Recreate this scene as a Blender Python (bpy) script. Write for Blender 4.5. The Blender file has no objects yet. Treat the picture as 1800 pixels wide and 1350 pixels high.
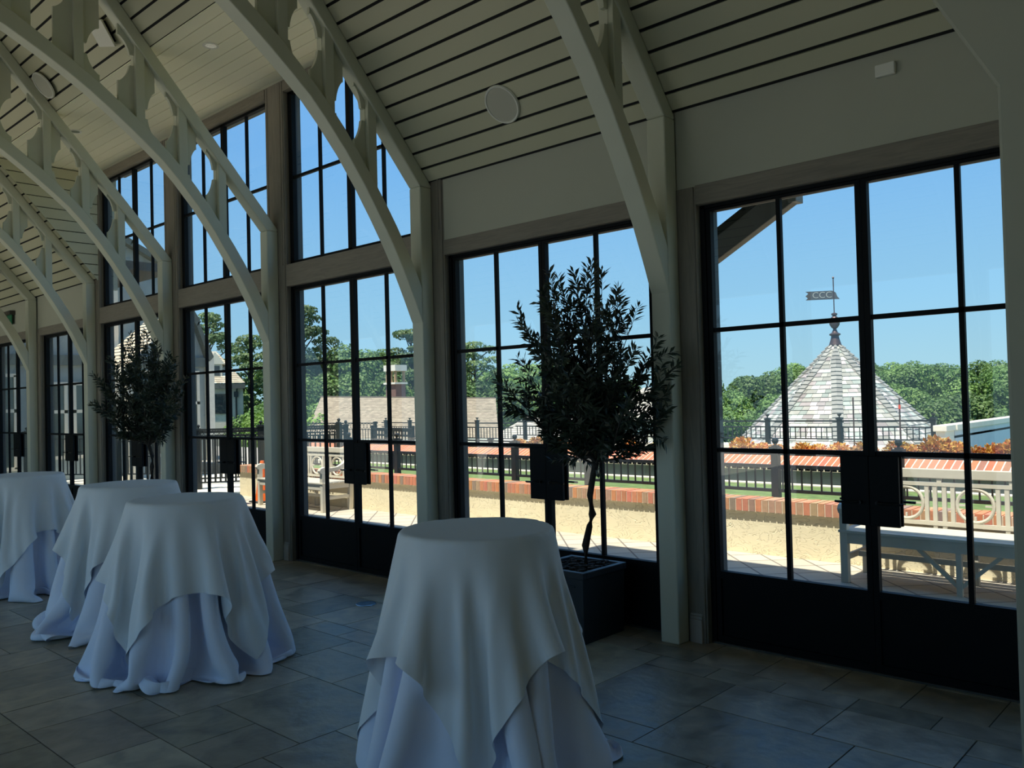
import bpy, bmesh, math, random
import numpy as np
from mathutils import Vector, Matrix
random.seed(7); R_ = random.Random(11)
S = bpy.context.scene
C = S.collection
PI = math.pi

# ---------------------------------------------------------------- camera
cam_d = bpy.data.cameras.new('camera'); cam = bpy.data.objects.new('camera', cam_d); C.objects.link(cam)
r_ = Vector((0.73430816, 0.6783397, -0.02543196)); u_ = Vector((0.03154176, 0.00332841, 0.99949689)); f_ = Vector((-0.67808307, 0.73474089, 0.01895195))
m = Matrix((r_, u_, -f_)).transposed().to_4x4(); m.translation = Vector((0, 0, 1.625))
cam.matrix_world = m
cam_d.sensor_fit = 'HORIZONTAL'; cam_d.sensor_width = 36; cam_d.lens = 1477.99 / 1800 * 36
cam_d.clip_start = 0.05; cam_d.clip_end = 800
S.camera = cam
# ---------------------------------------------------------------- sky, sun, exposure
S.view_settings.view_transform = 'Standard'; S.view_settings.look = 'None'
S.view_settings.gamma = 1; S.view_settings.use_curve_mapping = False
S.view_settings.exposure = 0.42
SUN_EL, SUN_AZ = math.radians(70), math.radians(6)
W = bpy.data.worlds.new('World'); S.world = W; W.use_nodes = True
wn = W.node_tree.nodes; wl = W.node_tree.links
wtc = wn.new('ShaderNodeTexCoord'); sx_ = wn.new('ShaderNodeSeparateXYZ'); sky = wn.new('ShaderNodeValToRGB')
sky.color_ramp.elements[0].position = 0.0; sky.color_ramp.elements[0].color = (.44, .70, .80, 1)
sky.color_ramp.elements[1].position = 1.0; sky.color_ramp.elements[1].color = (.14, .36, .78, 1)
for p_, c_ in ((.10, (.33, .64, .90)), (.28, (.20, .50, .94)), (.55, (.15, .42, .94))):
    e_ = sky.color_ramp.elements.new(p_); e_.color = (*c_, 1)
wl.new(wtc.outputs['Generated'], sx_.inputs[0]); wl.new(sx_.outputs['Z'], sky.inputs[0]); wl.new(sky.outputs[0], wn['Background'].inputs[0])
wn['Background'].inputs[1].default_value = 0.80
sun_d = bpy.data.lights.new('sun', 'SUN'); sun = bpy.data.objects.new('sun', sun_d); C.objects.link(sun)
sun_d.energy = 6.4; sun_d.angle = math.radians(0.6); sun_d.color = (1.0, 0.95, 0.85)
sd = Vector((math.cos(SUN_EL) * math.sin(SUN_AZ), -math.cos(SUN_EL) * math.cos(SUN_AZ), math.sin(SUN_EL)))
sun.rotation_euler = sd.to_track_quat('Z', 'Y').to_euler(); sun.location = (0, 0, 30)
S.cycles.max_bounces = 10; S.cycles.diffuse_bounces = 6; S.cycles.transparent_max_bounces = 16
S.cycles.sample_clamp_indirect = 6; S.cycles.caustics_reflective = False; S.cycles.caustics_refractive = False

# ---------------------------------------------------------------- layout numbers (metres)
PB = 2.438                      # bay spacing
BX = lambda k: -1.788 - PB * k  # bay centre
TX = lambda k: -3.035 - PB * k  # truss k (0 = truss between first and second bay)
WY = 4.89                       # face of casings
DY = 4.977                      # door plane
OH = 1.043                      # half opening
EAVE_Z, EAVE_Y, SL = 3.513, 4.878, 1.173
RIDGE_Y = 1.2
XL, XR = -21.0, 1.3
def zc(y): return EAVE_Z + SL * (EAVE_Y - y)
DX0, DX1, DYI, DZ = -12.60, -5.54, 3.548, 5.06

# portals: daylight through the glazed openings
def portal(x, y, z, w, h, ry):
    d = bpy.data.lights.new('daylight_portal', 'AREA'); o = bpy.data.objects.new('daylight_portal', d); C.objects.link(o)
    d.shape = 'RECTANGLE'; d.size = w; d.size_y = h; d.cycles.is_portal = True
    o.location = (x, y, z); o.rotation_euler = (PI / 2 * ry, 0, 0)
for k in range(8): portal(BX(k), 5.0, 1.65, 2.0, 2.4, -1)
portal(-9.1, 5.0, 4.03, 7.0, 1.8, -1)

# ---------------------------------------------------------------- helpers
def put(o, label=None, cat=None, group=None, kind=None):
    if label: o['label'] = label
    if cat: o['category'] = cat
    if group: o['group'] = group
    if kind: o['kind'] = kind
    return o
def empty(name, loc=(0, 0, 0), rz=0, **kw):
    o = bpy.data.objects.new(name, None); C.objects.link(o); o.location = loc; o.rotation_euler = (0, 0, rz)
    o.empty_display_size = .1
    return put(o, **kw)
class MB:
    """collects geometry; build() links it as one mesh object"""
    def __init__(s): s.v = []; s.f = []; s.mi = []; s.c = []; s.uv = None
    def quad(s, pts, mi=0, col=None):
        n = len(s.v); s.v += [tuple(p) for p in pts]; s.f.append(tuple(range(n, n + len(pts)))); s.mi.append(mi); s.c.append(col)
    def box(s, x0, x1, y0, y1, z0, z1, mi=0, col=None):
        n = len(s.v)
        s.v += [(x0, y0, z0), (x1, y0, z0), (x1, y1, z0), (x0, y1, z0), (x0, y0, z1), (x1, y0, z1), (x1, y1, z1), (x0, y1, z1)]
        for q in ((0, 3, 2, 1), (4, 5, 6, 7), (0, 1, 5, 4), (1, 2, 6, 5), (2, 3, 7, 6), (3, 0, 4, 7)):
            s.f.append(tuple(n + i for i in q)); s.mi.append(mi); s.c.append(col)
        return s
    def hexa(s, P8, mi=0, col=None):
        n = len(s.v); s.v += [tuple(p) for p in P8]
        for q in ((0, 3, 2, 1), (4, 5, 6, 7), (0, 1, 5, 4), (1, 2, 6, 5), (2, 3, 7, 6), (3, 0, 4, 7)):
            s.f.append(tuple(n + i for i in q)); s.mi.append(mi); s.c.append(col)
    def beam(s, a, b, w, h, up=(0, 0, 1), mi=0, col=None):
        a = Vector(a); b = Vector(b); d = (b - a).normalized(); upv = Vector(up)
        sx = d.cross(upv).normalized(); uz = sx.cross(d).normalized(); sx *= w / 2; uz *= h / 2
        s.hexa([a - sx - uz, a + sx - uz, b + sx - uz, b - sx - uz, a - sx + uz, a + sx + uz, b + sx + uz, b - sx + uz], mi, col)
        return s
    def prism(s, pts, axis, a, b, mi=0, col=None):
        """polygon pts (2d) extruded along axis 'x','y' or 'z' from a to b"""
        n = len(s.v); k = len(pts)
        def mk(p, t): return (t, p[0], p[1]) if axis == 'x' else ((p[0], t, p[1]) if axis == 'y' else (p[0], p[1], t))
        s.v += [mk(p, a) for p in pts] + [mk(p, b) for p in pts]
        s.f.append(tuple(n + i for i in range(k))[::-1]); s.f.append(tuple(n + k + i for i in range(k)))
        s.mi += [mi, mi]; s.c += [col, col]
        for i in range(k):
            j = (i + 1) % k; s.f.append((n + i, n + j, n + k + j, n + k + i)); s.mi.append(mi); s.c.append(col)
        return s
    def tube(s, path, rad, seg=8, mi=0, caps=True, col=None):
        path = [Vector(p) for p in path]; n = len(s.v); k = len(path)
        if not hasattr(rad, '__len__'): rad = [rad] * k
        ref = Vector((0, 0, 1))
        for i, p in enumerate(path):
            t = (path[min(i + 1, k - 1)] - path[max(i - 1, 0)]).normalized()
            a = t.cross(ref)
            if a.length < .05: a = t.cross(Vector((1, 0, 0)))
            a.normalize(); b = t.cross(a).normalized()
            for j in range(seg):
                w = 2 * PI * j / seg; s.v.append(tuple(p + (a * math.cos(w) + b * math.sin(w)) * rad[i]))
        for i in range(k - 1):
            for j in range(seg):
                j2 = (j + 1) % seg; s.f.append((n + i * seg + j, n + i * seg + j2, n + (i + 1) * seg + j2, n + (i + 1) * seg + j)); s.mi.append(mi); s.c.append(col)
        if caps:
            s.f.append(tuple(n + j for j in range(seg))); s.f.append(tuple(n + (k - 1) * seg + j for j in range(seg))[::-1]); s.mi += [mi, mi]; s.c += [col, col]
        return s
    def lathe(s, prof, seg=20, o=(0, 0, 0), mi=0, col=None):
        n = len(s.v)
        for r, z in prof:
            for j in range(seg):
                a = 2 * PI * j / seg; s.v.append((o[0] + r * math.cos(a), o[1] + r * math.sin(a), o[2] + z))
        for i in range(len(prof) - 1):
            for j in range(seg):
                j2 = (j + 1) % seg; s.f.append((n + i * seg + j, n + i * seg + j2, n + (i + 1) * seg + j2, n + (i + 1) * seg + j)); s.mi.append(mi); s.c.append(col)
        s.f.append(tuple(n + j for j in range(seg))[::-1]); s.f.append(tuple(n + (len(prof) - 1) * seg + j for j in range(seg))); s.mi += [mi, mi]; s.c += [col, col]
        return s
    def ring(s, c, R, r, axis='y', seg=24, sub=8, mi=0):
        n = len(s.v); c = Vector(c)
        for i in range(seg):
            a = 2 * PI * i / seg
            for j in range(sub):
                b = 2 * PI * j / sub; q = R + r * math.cos(b); h = r * math.sin(b)
                d = (q * math.cos(a), h, q * math.sin(a)) if axis == 'y' else (h, q * math.cos(a), q * math.sin(a))
                s.v.append(tuple(c + Vector(d)))
        for i in range(seg):
            for j in range(sub):
                i2 = (i + 1) % seg; j2 = (j + 1) % sub
                s.f.append((n + i * sub + j, n + i2 * sub + j, n + i2 * sub + j2, n + i * sub + j2)); s.mi.append(mi); s.c.append(None)
        return s
    def build(s, name, mats, parent=None, bevel=0, smooth=False, label=None, cat=None, group=None, kind=None, norm=True):
        me = bpy.data.meshes.new(name); me.from_pydata(s.v, [], s.f)
        mats = mats if isinstance(mats, (list, tuple)) else [mats]
        for q in mats: me.materials.append(q)
        for p, i in zip(me.polygons, s.mi): p.material_index = i
        if any(c is not None for c in s.c):
            at = me.color_attributes.new('tint', 'FLOAT_COLOR', 'CORNER')
            arr = np.ones((len(me.loops), 4), np.float32); li = 0
            for f, c in zip(s.f, s.c):
                if c is not None: arr[li:li + len(f), :3] = c
                li += len(f)
            at.data.foreach_set('color', arr.ravel())
        if norm:
            bm = bmesh.new(); bm.from_mesh(me); bmesh.ops.recalc_face_normals(bm, faces=bm.faces); bm.to_mesh(me); bm.free()
        if smooth:
            for p in me.polygons: p.use_smooth = True
        o = bpy.data.objects.new(name, me); C.objects.link(o); o.parent = parent
        if bevel:
            b = o.modifiers.new('bevel', 'BEVEL'); b.width = bevel; b.segments = 2; b.limit_method = 'ANGLE'; b.angle_limit = math.radians(40)
        return put(o, label, cat, group, kind)
def copy_tree(o, parent=None):
    c = o.copy(); C.objects.link(c)
    if parent is not None: c.parent = parent
    for ch in list(o.children): copy_tree(ch, c)
    return c

# ---------------------------------------------------------------- materials
def mat(name, col, rough=.6, metal=0, spec=.5, noise=None, bump=None, tint=False, extra=None):
    """noise=(scale, amount) varies the colour, bump=(scale, strength)"""
    M = bpy.data.materials.new(name); M.use_nodes = True; n = M.node_tree.nodes; l = M.node_tree.links; b = n['Principled BSDF']
    b.inputs['Base Color'].default_value = (*col, 1); b.inputs['Roughness'].default_value = rough; b.inputs['Metallic'].default_value = metal
    b.inputs['Specular IOR Level'].default_value = spec
    tc = n.new('ShaderNodeTexCoord'); src = None
    if tint:
        a = n.new('ShaderNodeAttribute'); a.attribute_name = 'tint'; src = a.outputs['Color']
        mx = n.new('ShaderNodeMixRGB'); mx.blend_type = 'MULTIPLY'; mx.inputs[0].default_value = 1; mx.inputs[2].default_value = (*col, 1); l.new(src, mx.inputs[1]); src = mx.outputs[0]
    if noise:
        t = n.new('ShaderNodeTexNoise'); t.inputs['Scale'].default_value = noise[0]; t.inputs['Detail'].default_value = 6; l.new(tc.outputs['Object'], t.inputs['Vector'])
        mr = n.new('ShaderNodeMapRange'); mr.inputs[1].default_value = .25; mr.inputs[2].default_value = .75; mr.inputs[3].default_value = 1 - noise[1]; mr.inputs[4].default_value = 1 + noise[1]; l.new(t.outputs['Fac'], mr.inputs[0])
        mx = n.new('ShaderNodeMixRGB'); mx.blend_type = 'MULTIPLY'; mx.inputs[0].default_value = 1
        if src: l.new(src, mx.inputs[1])
        else: mx.inputs[1].default_value = (*col, 1)
        l.new(mr.outputs[0], mx.inputs[2]); src = mx.outputs[0]
    if src: l.new(src, b.inputs['Base Color'])
    if bump:
        t = n.new('ShaderNodeTexNoise'); t.inputs['Scale'].default_value = bump[0]; t.inputs['Detail'].default_value = 5; l.new(tc.outputs['Object'], t.inputs['Vector'])
        bp = n.new('ShaderNodeBump'); bp.inputs['Strength'].default_value = bump[1]; bp.inputs['Distance'].default_value = .02; l.new(t.outputs['Fac'], bp.inputs['Height']); l.new(bp.outputs[0], b.inputs['Normal'])
    return M
M = {}
M['paint'] = mat('cream_paint', (.62, .625, .50), .45, noise=(2.5, .03))
M['ceil_lit'] = mat('dormer_ceiling_bounce_lit', (.80, .785, .60), .55, noise=(1.5, .03))  # same paint as the slope, lightened to stand in for bounced daylight
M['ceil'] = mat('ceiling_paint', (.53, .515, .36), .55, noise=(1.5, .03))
M['wallp'] = mat('wall_paint', (.45, .45, .36), .7, noise=(3, .02))
M['gap'] = mat('board_gap_black', (.008, .008, .008), .9)
M['gap2'] = mat('board_gap_brown', (.10, .09, .06), .9)
M['steel'] = mat('black_steel', (.004, .005, .006), .6, .0, .15)
M['jamb'] = mat('dark_jamb', (.035, .048, .055), .5)
M['base'] = mat('limestone_base', (.40, .36, .31), .6, noise=(8, .1))
M['iron'] = mat('wrought_iron', (.018, .020, .020), .45, .3)
M['cloth2'] = mat('ivory_linen', (.83, .855, .87), .85, spec=.2, bump=(900, .05))
M['cloth'] = mat('white_linen', (.84, .88, 1.0), .85, spec=.2, bump=(900, .05))
M['grass'] = mat('lawn_green', (.14, .205, .055), .9, noise=(9, .35), bump=(120, .6))
M['benchp'] = mat('bench_cream', (.58, .53, .42), .5, noise=(12, .05))
M['bark'] = mat('bark', (.05, .040, .03), .9, noise=(40, .4), bump=(60, .6))
M['soil'] = mat('soil_mulch', (.05, .035, .025), .95, noise=(60, .5), bump=(80, 1))
M['cream'] = mat('cream_coping', (.75, .69, .56), .7, noise=(8, .05))
M['parapet'] = mat('parapet_stucco', (.62, .64, .66), .8, noise=(6, .05))
M['tealwall'] = mat('blue_grey_wall', (.07, .10, .10), .8, noise=(6, .06))
M['planter'] = mat('charcoal_planter', (.018, .024, .030), .5)
M['leaf'] = mat('olive_leaf', (.035, .05, .028), .5, noise=(30, .4))
M['white'] = mat('white_plastic', (.75, .74, .66), .5)
M['gravel'] = mat('gravel', (.42, .38, .32), .9, noise=(40, .3))
M['copper'] = mat('aged_copper', (.10, .065, .06), .45, .6)
def leaf_mat(name, a, b, sc=.8):
    Mx = mat(name, a, .6); n = Mx.node_tree.nodes; l = Mx.node_tree.links; bs = n['Principled BSDF']
    oi = n.new('ShaderNodeObjectInfo'); g = n.new('ShaderNodeTexNoise'); g.inputs['Scale'].default_value = sc; g.inputs['Detail'].default_value = 3
    ge = n.new('ShaderNodeNewGeometry'); l.new(ge.outputs['Position'], g.inputs['Vector'])
    cr = n.new('ShaderNodeMixRGB'); cr.inputs[1].default_value = (*a, 1); cr.inputs[2].default_value = (*b, 1)
    mr = n.new('ShaderNodeMapRange'); mr.inputs[1].default_value = .35; mr.inputs[2].default_value = .65; l.new(g.outputs['Fac'], mr.inputs[0]); l.new(mr.outputs[0], cr.inputs[0])
    hv = n.new('ShaderNodeHueSaturation'); l.new(cr.outputs[0], hv.inputs['Color'])
    m2 = n.new('ShaderNodeMapRange'); m2.inputs[3].default_value = .65; m2.inputs[4].default_value = 1.25; l.new(oi.outputs['Random'], m2.inputs[0]); l.new(m2.outputs[0], hv.inputs['Value'])
    tr = n.new('ShaderNodeBsdfTranslucent'); l.new(hv.outputs[0], tr.inputs[0]); l.new(hv.outputs[0], bs.inputs['Base Color'])
    ms = n.new('ShaderNodeMixShader'); ms.inputs[0].default_value = .3; l.new(bs.outputs[0], ms.inputs[1]); l.new(tr.outputs[0], ms.inputs[2]); l.new(ms.outputs[0], n['Material Output'].inputs[0])
    return Mx
M['tree'] = leaf_mat('broadleaf_foliage', (.065, .135, .03), (.18, .29, .065), .35)
M['pine'] = leaf_mat('pine_foliage', (.07, .13, .04), (.16, .23, .075), .5)
M['bush'] = leaf_mat('bright_bush_foliage', (.13, .26, .03), (.26, .40, .07), .8)
M['croton'] = leaf_mat('orange_leaves', (.60, .14, .035), (.72, .50, .10), 14)
# oak: stretched grain
def oak():
    Mx = mat('weathered_oak', (.22, .195, .155), .65); n = Mx.node_tree.nodes; l = Mx.node_tree.links; b = n['Principled BSDF']
    tc = n.new('ShaderNodeTexCoord'); mp = n.new('ShaderNodeMapping'); mp.inputs['Scale'].default_value = (14, 14, 1.2); l.new(tc.outputs['Object'], mp.inputs[0])
    t = n.new('ShaderNodeTexNoise'); t.inputs['Scale'].default_value = 3; t.inputs['Detail'].default_value = 8; t.inputs['Distortion'].default_value = 1.2; l.new(mp.outputs[0], t.inputs['Vector'])
    cr = n.new('ShaderNodeMixRGB'); cr.inputs[1].default_value = (.15, .13, .105, 1); cr.inputs[2].default_value = (.30, .265, .21, 1); l.new(t.outputs['Fac'], cr.inputs[0]); l.new(cr.outputs[0], b.inputs['Base Color'])
    return Mx
M['oak'] = oak()
def oakx():
    Mx = M['oak'].copy(); Mx.name = 'weathered_oak_horizontal'
    for q in Mx.node_tree.nodes:
        if q.type == 'MAPPING': q.inputs['Scale'].default_value = (1.2, 14, 14)
    return Mx
M['oakx'] = oakx()
def glass():
    Mx = bpy.data.materials.new('window_glass'); Mx.use_nodes = True; n = Mx.node_tree.nodes; l = Mx.node_tree.links
    n.remove(n['Principled BSDF']); t = n.new('ShaderNodeBsdfTransparent'); t.inputs[0].default_value = (.95, .965, .96, 1)
    g = n.new('ShaderNodeBsdfGlossy'); g.inputs['Roughness'].default_value = .0; g.inputs[0].default_value = (.9, .95, 1, 1)
    fr = n.new('ShaderNodeLayerWeight'); fr.inputs[0].default_value = .5; ms = n.new('ShaderNodeMixShader')
    pw = n.new('ShaderNodeMath'); pw.operation = 'POWER'; pw.inputs[1].default_value = 5; l.new(fr.outputs['Facing'], pw.inputs[0])
    mr = n.new('ShaderNodeMapRange'); mr.inputs[3].default_value = .035; mr.inputs[4].default_value = .9; l.new(pw.outputs[0], mr.inputs[0])
    l.new(mr.outputs[0], ms.inputs[0]); l.new(t.outputs[0], ms.inputs[1]); l.new(g.outputs[0], ms.inputs[2]); l.new(ms.outputs[0], n['Material Output'].inputs[0])
    return Mx
M['glass'] = glass()
def stone():
    Mx = mat('travertine', (.44, .385, .285), .42, tint=True); n = Mx.node_tree.nodes; l = Mx.node_tree.links; b = n['Principled BSDF']
    src = b.inputs['Base Color'].links[0].from_socket; tc = n.new('ShaderNodeTexCoord')
    t = n.new('ShaderNodeTexNoise'); t.inputs['Scale'].default_value = 5; t.inputs['Detail'].default_value = 9; t.inputs['Distortion'].default_value = 1; l.new(tc.outputs['Object'], t.inputs['Vector'])
    mr = n.new('ShaderNodeMapRange'); mr.inputs[1].default_value = .3; mr.inputs[2].default_value = .7; mr.inputs[3].default_value = .66; mr.inputs[4].default_value = 1.32; l.new(t.outputs['Fac'], mr.inputs[0])
    mx = n.new('ShaderNodeMixRGB'); mx.blend_type = 'MULTIPLY'; mx.inputs[0].default_value = 1; l.new(src, mx.inputs[1]); l.new(mr.outputs[0], mx.inputs[2]); l.new(mx.outputs[0], b.inputs['Base Color'])
    m2 = n.new('ShaderNodeMapRange'); m2.inputs[3].default_value = .20; m2.inputs[4].default_value = .52; l.new(t.outputs['Fac'], m2.inputs[0]); l.new(m2.outputs[0], b.inputs['Roughness'])
    t2 = n.new('ShaderNodeTexNoise'); t2.inputs['Scale'].default_value = 14; t2.inputs['Detail'].default_value = 8; l.new(tc.outputs['Object'], t2.inputs['Vector'])
    bp = n.new('ShaderNodeBump'); bp.inputs['Strength'].default_value = .4; bp.inputs['Distance'].default_value = .012; l.new(t2.outputs['Fac'], bp.inputs['Height']); l.new(bp.outputs[0], b.inputs['Normal'])
    return Mx
M['stone'] = stone()
M['tint'] = mat('tinted_masonry', (1, 1, 1), .8, tint=True, noise=(30, .12))
M['slate'] = mat('slate', (1, 1, 1), .6, tint=True, noise=(6, .1))
M['shingle'] = mat('asphalt_shingle', (1, 1, 1), .9, tint=True, noise=(2.5, .15))
def stucco():
    Mx = mat('cream_stucco', (.80, .70, .47), .9, noise=(2, .06)); n = Mx.node_tree.nodes; l = Mx.node_tree.links; b = n['Principled BSDF']
    tc = n.new('ShaderNodeTexCoord'); mp = n.new('ShaderNodeMapping'); mp.inputs['Scale'].default_value = (1, 1, 1.8); l.new(tc.outputs['Object'], mp.inputs[0])
    nz = n.new('ShaderNodeTexNoise'); nz.inputs['Scale'].default_value = 4; nz.inputs['Detail'].default_value = 4; l.new(mp.outputs[0], nz.inputs['Vector'])
    ad = n.new('ShaderNodeMixRGB'); ad.inputs[0].default_value = .18; l.new(mp.outputs[0], ad.inputs[1]); l.new(nz.outputs['Color'], ad.inputs[2])
    wv = n.new('ShaderNodeTexNoise'); wv.inputs['Scale'].default_value = 5.0; wv.inputs['Detail'].default_value = 3.5; wv.inputs['Roughness'].default_value = .56; wv.inputs['Distortion'].default_value = .8; l.new(mp.outputs[0], wv.inputs['Vector'])
    rdg = n.new('ShaderNodeMath'); rdg.operation = 'PINGPONG'; rdg.inputs[1].default_value = .07; l.new(wv.outputs['Fac'], rdg.inputs[0])
    mr = n.new('ShaderNodeMapRange'); mr.inputs[1].default_value = 0; mr.inputs[2].default_value = .012; l.new(rdg.outputs[0], mr.inputs[0])
    bp = n.new('ShaderNodeBump'); bp.inputs['Strength'].default_value = .7; bp.inputs['Distance'].default_value = .009; l.new(mr.outputs[0], bp.inputs['Height']); l.new(bp.outputs[0], b.inputs['Normal'])
    return Mx
M['stucco'] = stucco()
def paver():
    Mx = mat('terrace_pavers', (.55, .50, .42), .75); n = Mx.node_tree.nodes; l = Mx.node_tree.links; b = n['Principled BSDF']
    tc = n.new('ShaderNodeTexCoord'); mp = n.new('ShaderNodeMapping'); mp.inputs['Rotation'].default_value = (0, 0, math.radians(45)); mp.inputs['Scale'].default_value = (3.2, 3.2, 1); l.new(tc.outputs['Object'], mp.inputs[0])
    br = n.new('ShaderNodeTexBrick'); br.offset = 0; br.inputs['Scale'].default_value = 1; br.inputs['Brick Width'].default_value = 1; br.inputs['Row Height'].default_value = 1; br.inputs['Mortar Size'].default_value = .03
    br.inputs['Color1'].default_value = (.54, .48, .37, 1); br.inputs['Color2'].default_value = (.46, .40, .31, 1); br.inputs['Mortar'].default_value = (.17, .145, .12, 1)
    l.new(mp.outputs[0], br.inputs['Vector']); l.new(br.outputs['Color'], b.inputs['Base Color'])
    return Mx
M['paver'] = paver()
# ================================================================ SETTING
def struct(mb, name, mats, label=None, parent=None, **kw):
    return mb.build(name, mats, parent, label=label, kind='structure', **kw)

# floor: travertine in a mixed-size ashlar pattern, each stone its own face
def floor():
    mb = MB(); u = .203; nx, ny = 112, 38; x0, y0 = XL, -2.6
    mb.box(XL, XR, -2.6, 5.25, -.12, -.004, 1)
    occ = np.zeros((nx, ny), bool); rr = random.Random(5)
    shapes = [(4, 3), (3, 4), (3, 2), (2, 3), (2, 2), (4, 2), (3, 3), (1, 2), (2, 1), (1, 1)]
    for i in range(nx):
        for j in range(ny):
            if occ[i, j]: continue
            sh = shapes[:5]; rr.shuffle(sh)
            for a, b in sh + shapes[5:]:
                if i + a <= nx and j + b <= ny and not occ[i:i + a, j:j + b].any(): break
            occ[i:i + a, j:j + b] = True
            g = .0034; v = rr.uniform(.66, 1.14); c = (v * rr.uniform(.97, 1.04), v, v * rr.uniform(.93, 1.03)); h = rr.uniform(-.0008, .0008)
            X0, X1, Y0, Y1 = x0 + i * u + g, x0 + (i + a) * u - g, y0 + j * u + g, y0 + (j + b) * u - g
            if Y1 > 5.25: Y1 = 5.25
            mb.box(X0, X1, Y0, Y1, -.02, h, 0, c)
    struct(mb, 'floor', [M['stone'], mat('grout', (.10, .09, .075), .9)], 'pale travertine floor of mixed rectangular stones', norm=False)
floor()

# plank surfaces with dark gaps
def planks_slope(mb, x0, x1, ya, yb, off=0, sgn=1, first=EAVE_Y):
    """boards on the slope between y=ya (low side) and y=yb, gaps every .0941 in y; sgn mirrors about the ridge"""
    n = Vector((0, SL, 1)).normalized()
    def pt(x, y, d):
        p = Vector((x, y, zc(y))) - n * d if False else Vector((x, y + n.y * d, zc(y) + n.z * d))
        if sgn < 0: p.y = 2 * RIDGE_Y - p.y
        return p
    k = 0; st = .0941; g = .0075
    while True:
        a = first - st * k; b = first - st * (k + 1); k += 1
        if b > ya: continue
        if a < yb: break
        a2 = min(a, ya); b2 = max(b, yb)
        a3 = a2 - ((.016 if k == 1 else g) if a2 == a else 0); b3 = b2 + (g if b2 == b else 0)
        mb.hexa([pt(x0, a3, 0), pt(x1, a3, 0), pt(x1, b3, 0), pt(x0, b3, 0), pt(x0, a3, .018), pt(x1, a3, .018), pt(x1, b3, .018), pt(x0, b3, .018)], 0)
    mb.hexa([pt(x0, ya, .018), pt(x1, ya, .018), pt(x1, yb, .018), pt(x0, yb, .018), pt(x0, ya, .10), pt(x1, ya, .10), pt(x1, yb, .10), pt(x0, yb, .10)], 1)
mb = MB()
planks_slope(mb, XL, DX0 - .03, EAVE_Y, RIDGE_Y)
planks_slope(mb, DX1 + .03, XR, EAVE_Y, RIDGE_Y)
planks_slope(mb, DX0 - .03, DX1 + .03, DYI, RIDGE_Y)
planks_slope(mb, XL, XR, EAVE_Y, RIDGE_Y, sgn=-1)
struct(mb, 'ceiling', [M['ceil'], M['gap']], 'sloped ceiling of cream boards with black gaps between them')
# dormer ceiling (flat) + cheeks
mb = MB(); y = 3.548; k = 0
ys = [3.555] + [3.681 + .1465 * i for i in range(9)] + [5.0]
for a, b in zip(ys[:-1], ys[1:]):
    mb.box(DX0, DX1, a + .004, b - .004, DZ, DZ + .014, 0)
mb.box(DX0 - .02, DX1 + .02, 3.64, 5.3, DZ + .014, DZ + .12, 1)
struct(mb, 'ceiling_dormer', [M['ceil_lit'], M['gap2']], 'flat boarded ceiling of the tall dormer above the upper windows')
for nm, xs, sg, lb in (('wall_dormer_left', DX0, 1, 'boarded cheek wall at the far end of the tall dormer'), ('wall_dormer_right', DX1, -1, 'boarded cheek wall at the near end of the tall dormer')):
    mb = MB(); z = EAVE_Z - .05; i = 0
    zz = [3.44 + .146 * q for q in range(13)]
    for a, b in zip(zz[:-1], zz[1:]):
        a2, b2 = max(a + .006, EAVE_Z), min(b - .006, DZ)
        if a2 >= DZ: break
        ylo = lambda q: max(DYI, EAVE_Y - (q - EAVE_Z) / SL)
        mb.prism([(ylo(a2), a2), (4.90, a2), (4.90, b2), (ylo(b2), b2)], 'x', xs, xs - sg * .018, 0)
    mb.prism([(EAVE_Y + .0, EAVE_Z + .06), (4.90, EAVE_Z + .05), (4.90, DZ + .05), (DYI + .02, DZ + .05)], 'x', xs - sg * .018, xs - sg * .12, 1)
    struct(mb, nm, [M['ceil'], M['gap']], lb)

# window wall: pilasters, wall above the doors
def jn(k): return BX(k) - PB / 2
mb = MB()
for k in range(8):
    if k in (2, 3, 4): continue
    mb.box(BX(k) - PB / 2, BX(k) + PB / 2, 4.90, 5.06, 2.94, 3.56)
mb.box(BX(0) + OH, XR, 4.90, 5.16, 0, 3.56)
mb.box(XL - .2, BX(7) - OH, 4.90, 5.16, 0, 3.56)
for k in range(7): mb.box(jn(k) - .165, jn(k) + .165, 4.91, 5.055, 0, 3.5 if k not in (1, 2, 3, 4) else DZ)
mb.box(DX0 - .1, jn(4) , 4.905, 5.2, 3.4, DZ + .1); mb.box(jn(1), DX1 + .1, 4.905, 5.2, 3.4, DZ + .1)
struct(mb, 'wall_front', M['wallp'], 'cream plaster wall between and above the glazed doors')
mb = MB(); mb.box(XL - .2, XL, -2.6, 5.2, 0, 8); struct(mb, 'wall_left', M['wallp'], 'end wall at the far left of the hall')
mb = MB(); mb.box(XR, XR + .2, -2.6, 5.2, 0, 8); struct(mb, 'wall_right', M['wallp'], 'end wall behind the camera on the right')
mb = MB(); mb.box(XL, XR, -2.6, -2.45, 3.2, 3.6); mb.box(-.6, XR, -2.6, -2.45, 0, 3.2)
for k in range(0, 8): mb.box(jn(k) - .12, jn(k) + .12, -2.6, -2.45, 0, 3.2)
struct(mb, 'wall_back', M['wallp'], 'unseen opposite long wall with tall openings added for daylight')  # openings added out of view to supply the hall's daylight
mb = MB(); mb.box(-32, -8.5, -16, -2.6, -.2, -.02); struct(mb, 'floor_back_bounce_pale', M['cream'], 'unseen pale slab added outside the far opposite side to bounce light')  # added ground out of view, pale to bounce light onto the left ceilings
mb = MB(); mb.box(-8.5, 6, -16, -2.6, -.2, -.02); struct(mb, 'floor_back_bounce_grey', mat('back_bounce_slab', (.26, .27, .27), .9), 'unseen grey slab added outside the near opposite side to limit bounce light')  # added ground out of view, kept grey for a weaker bounce
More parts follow.
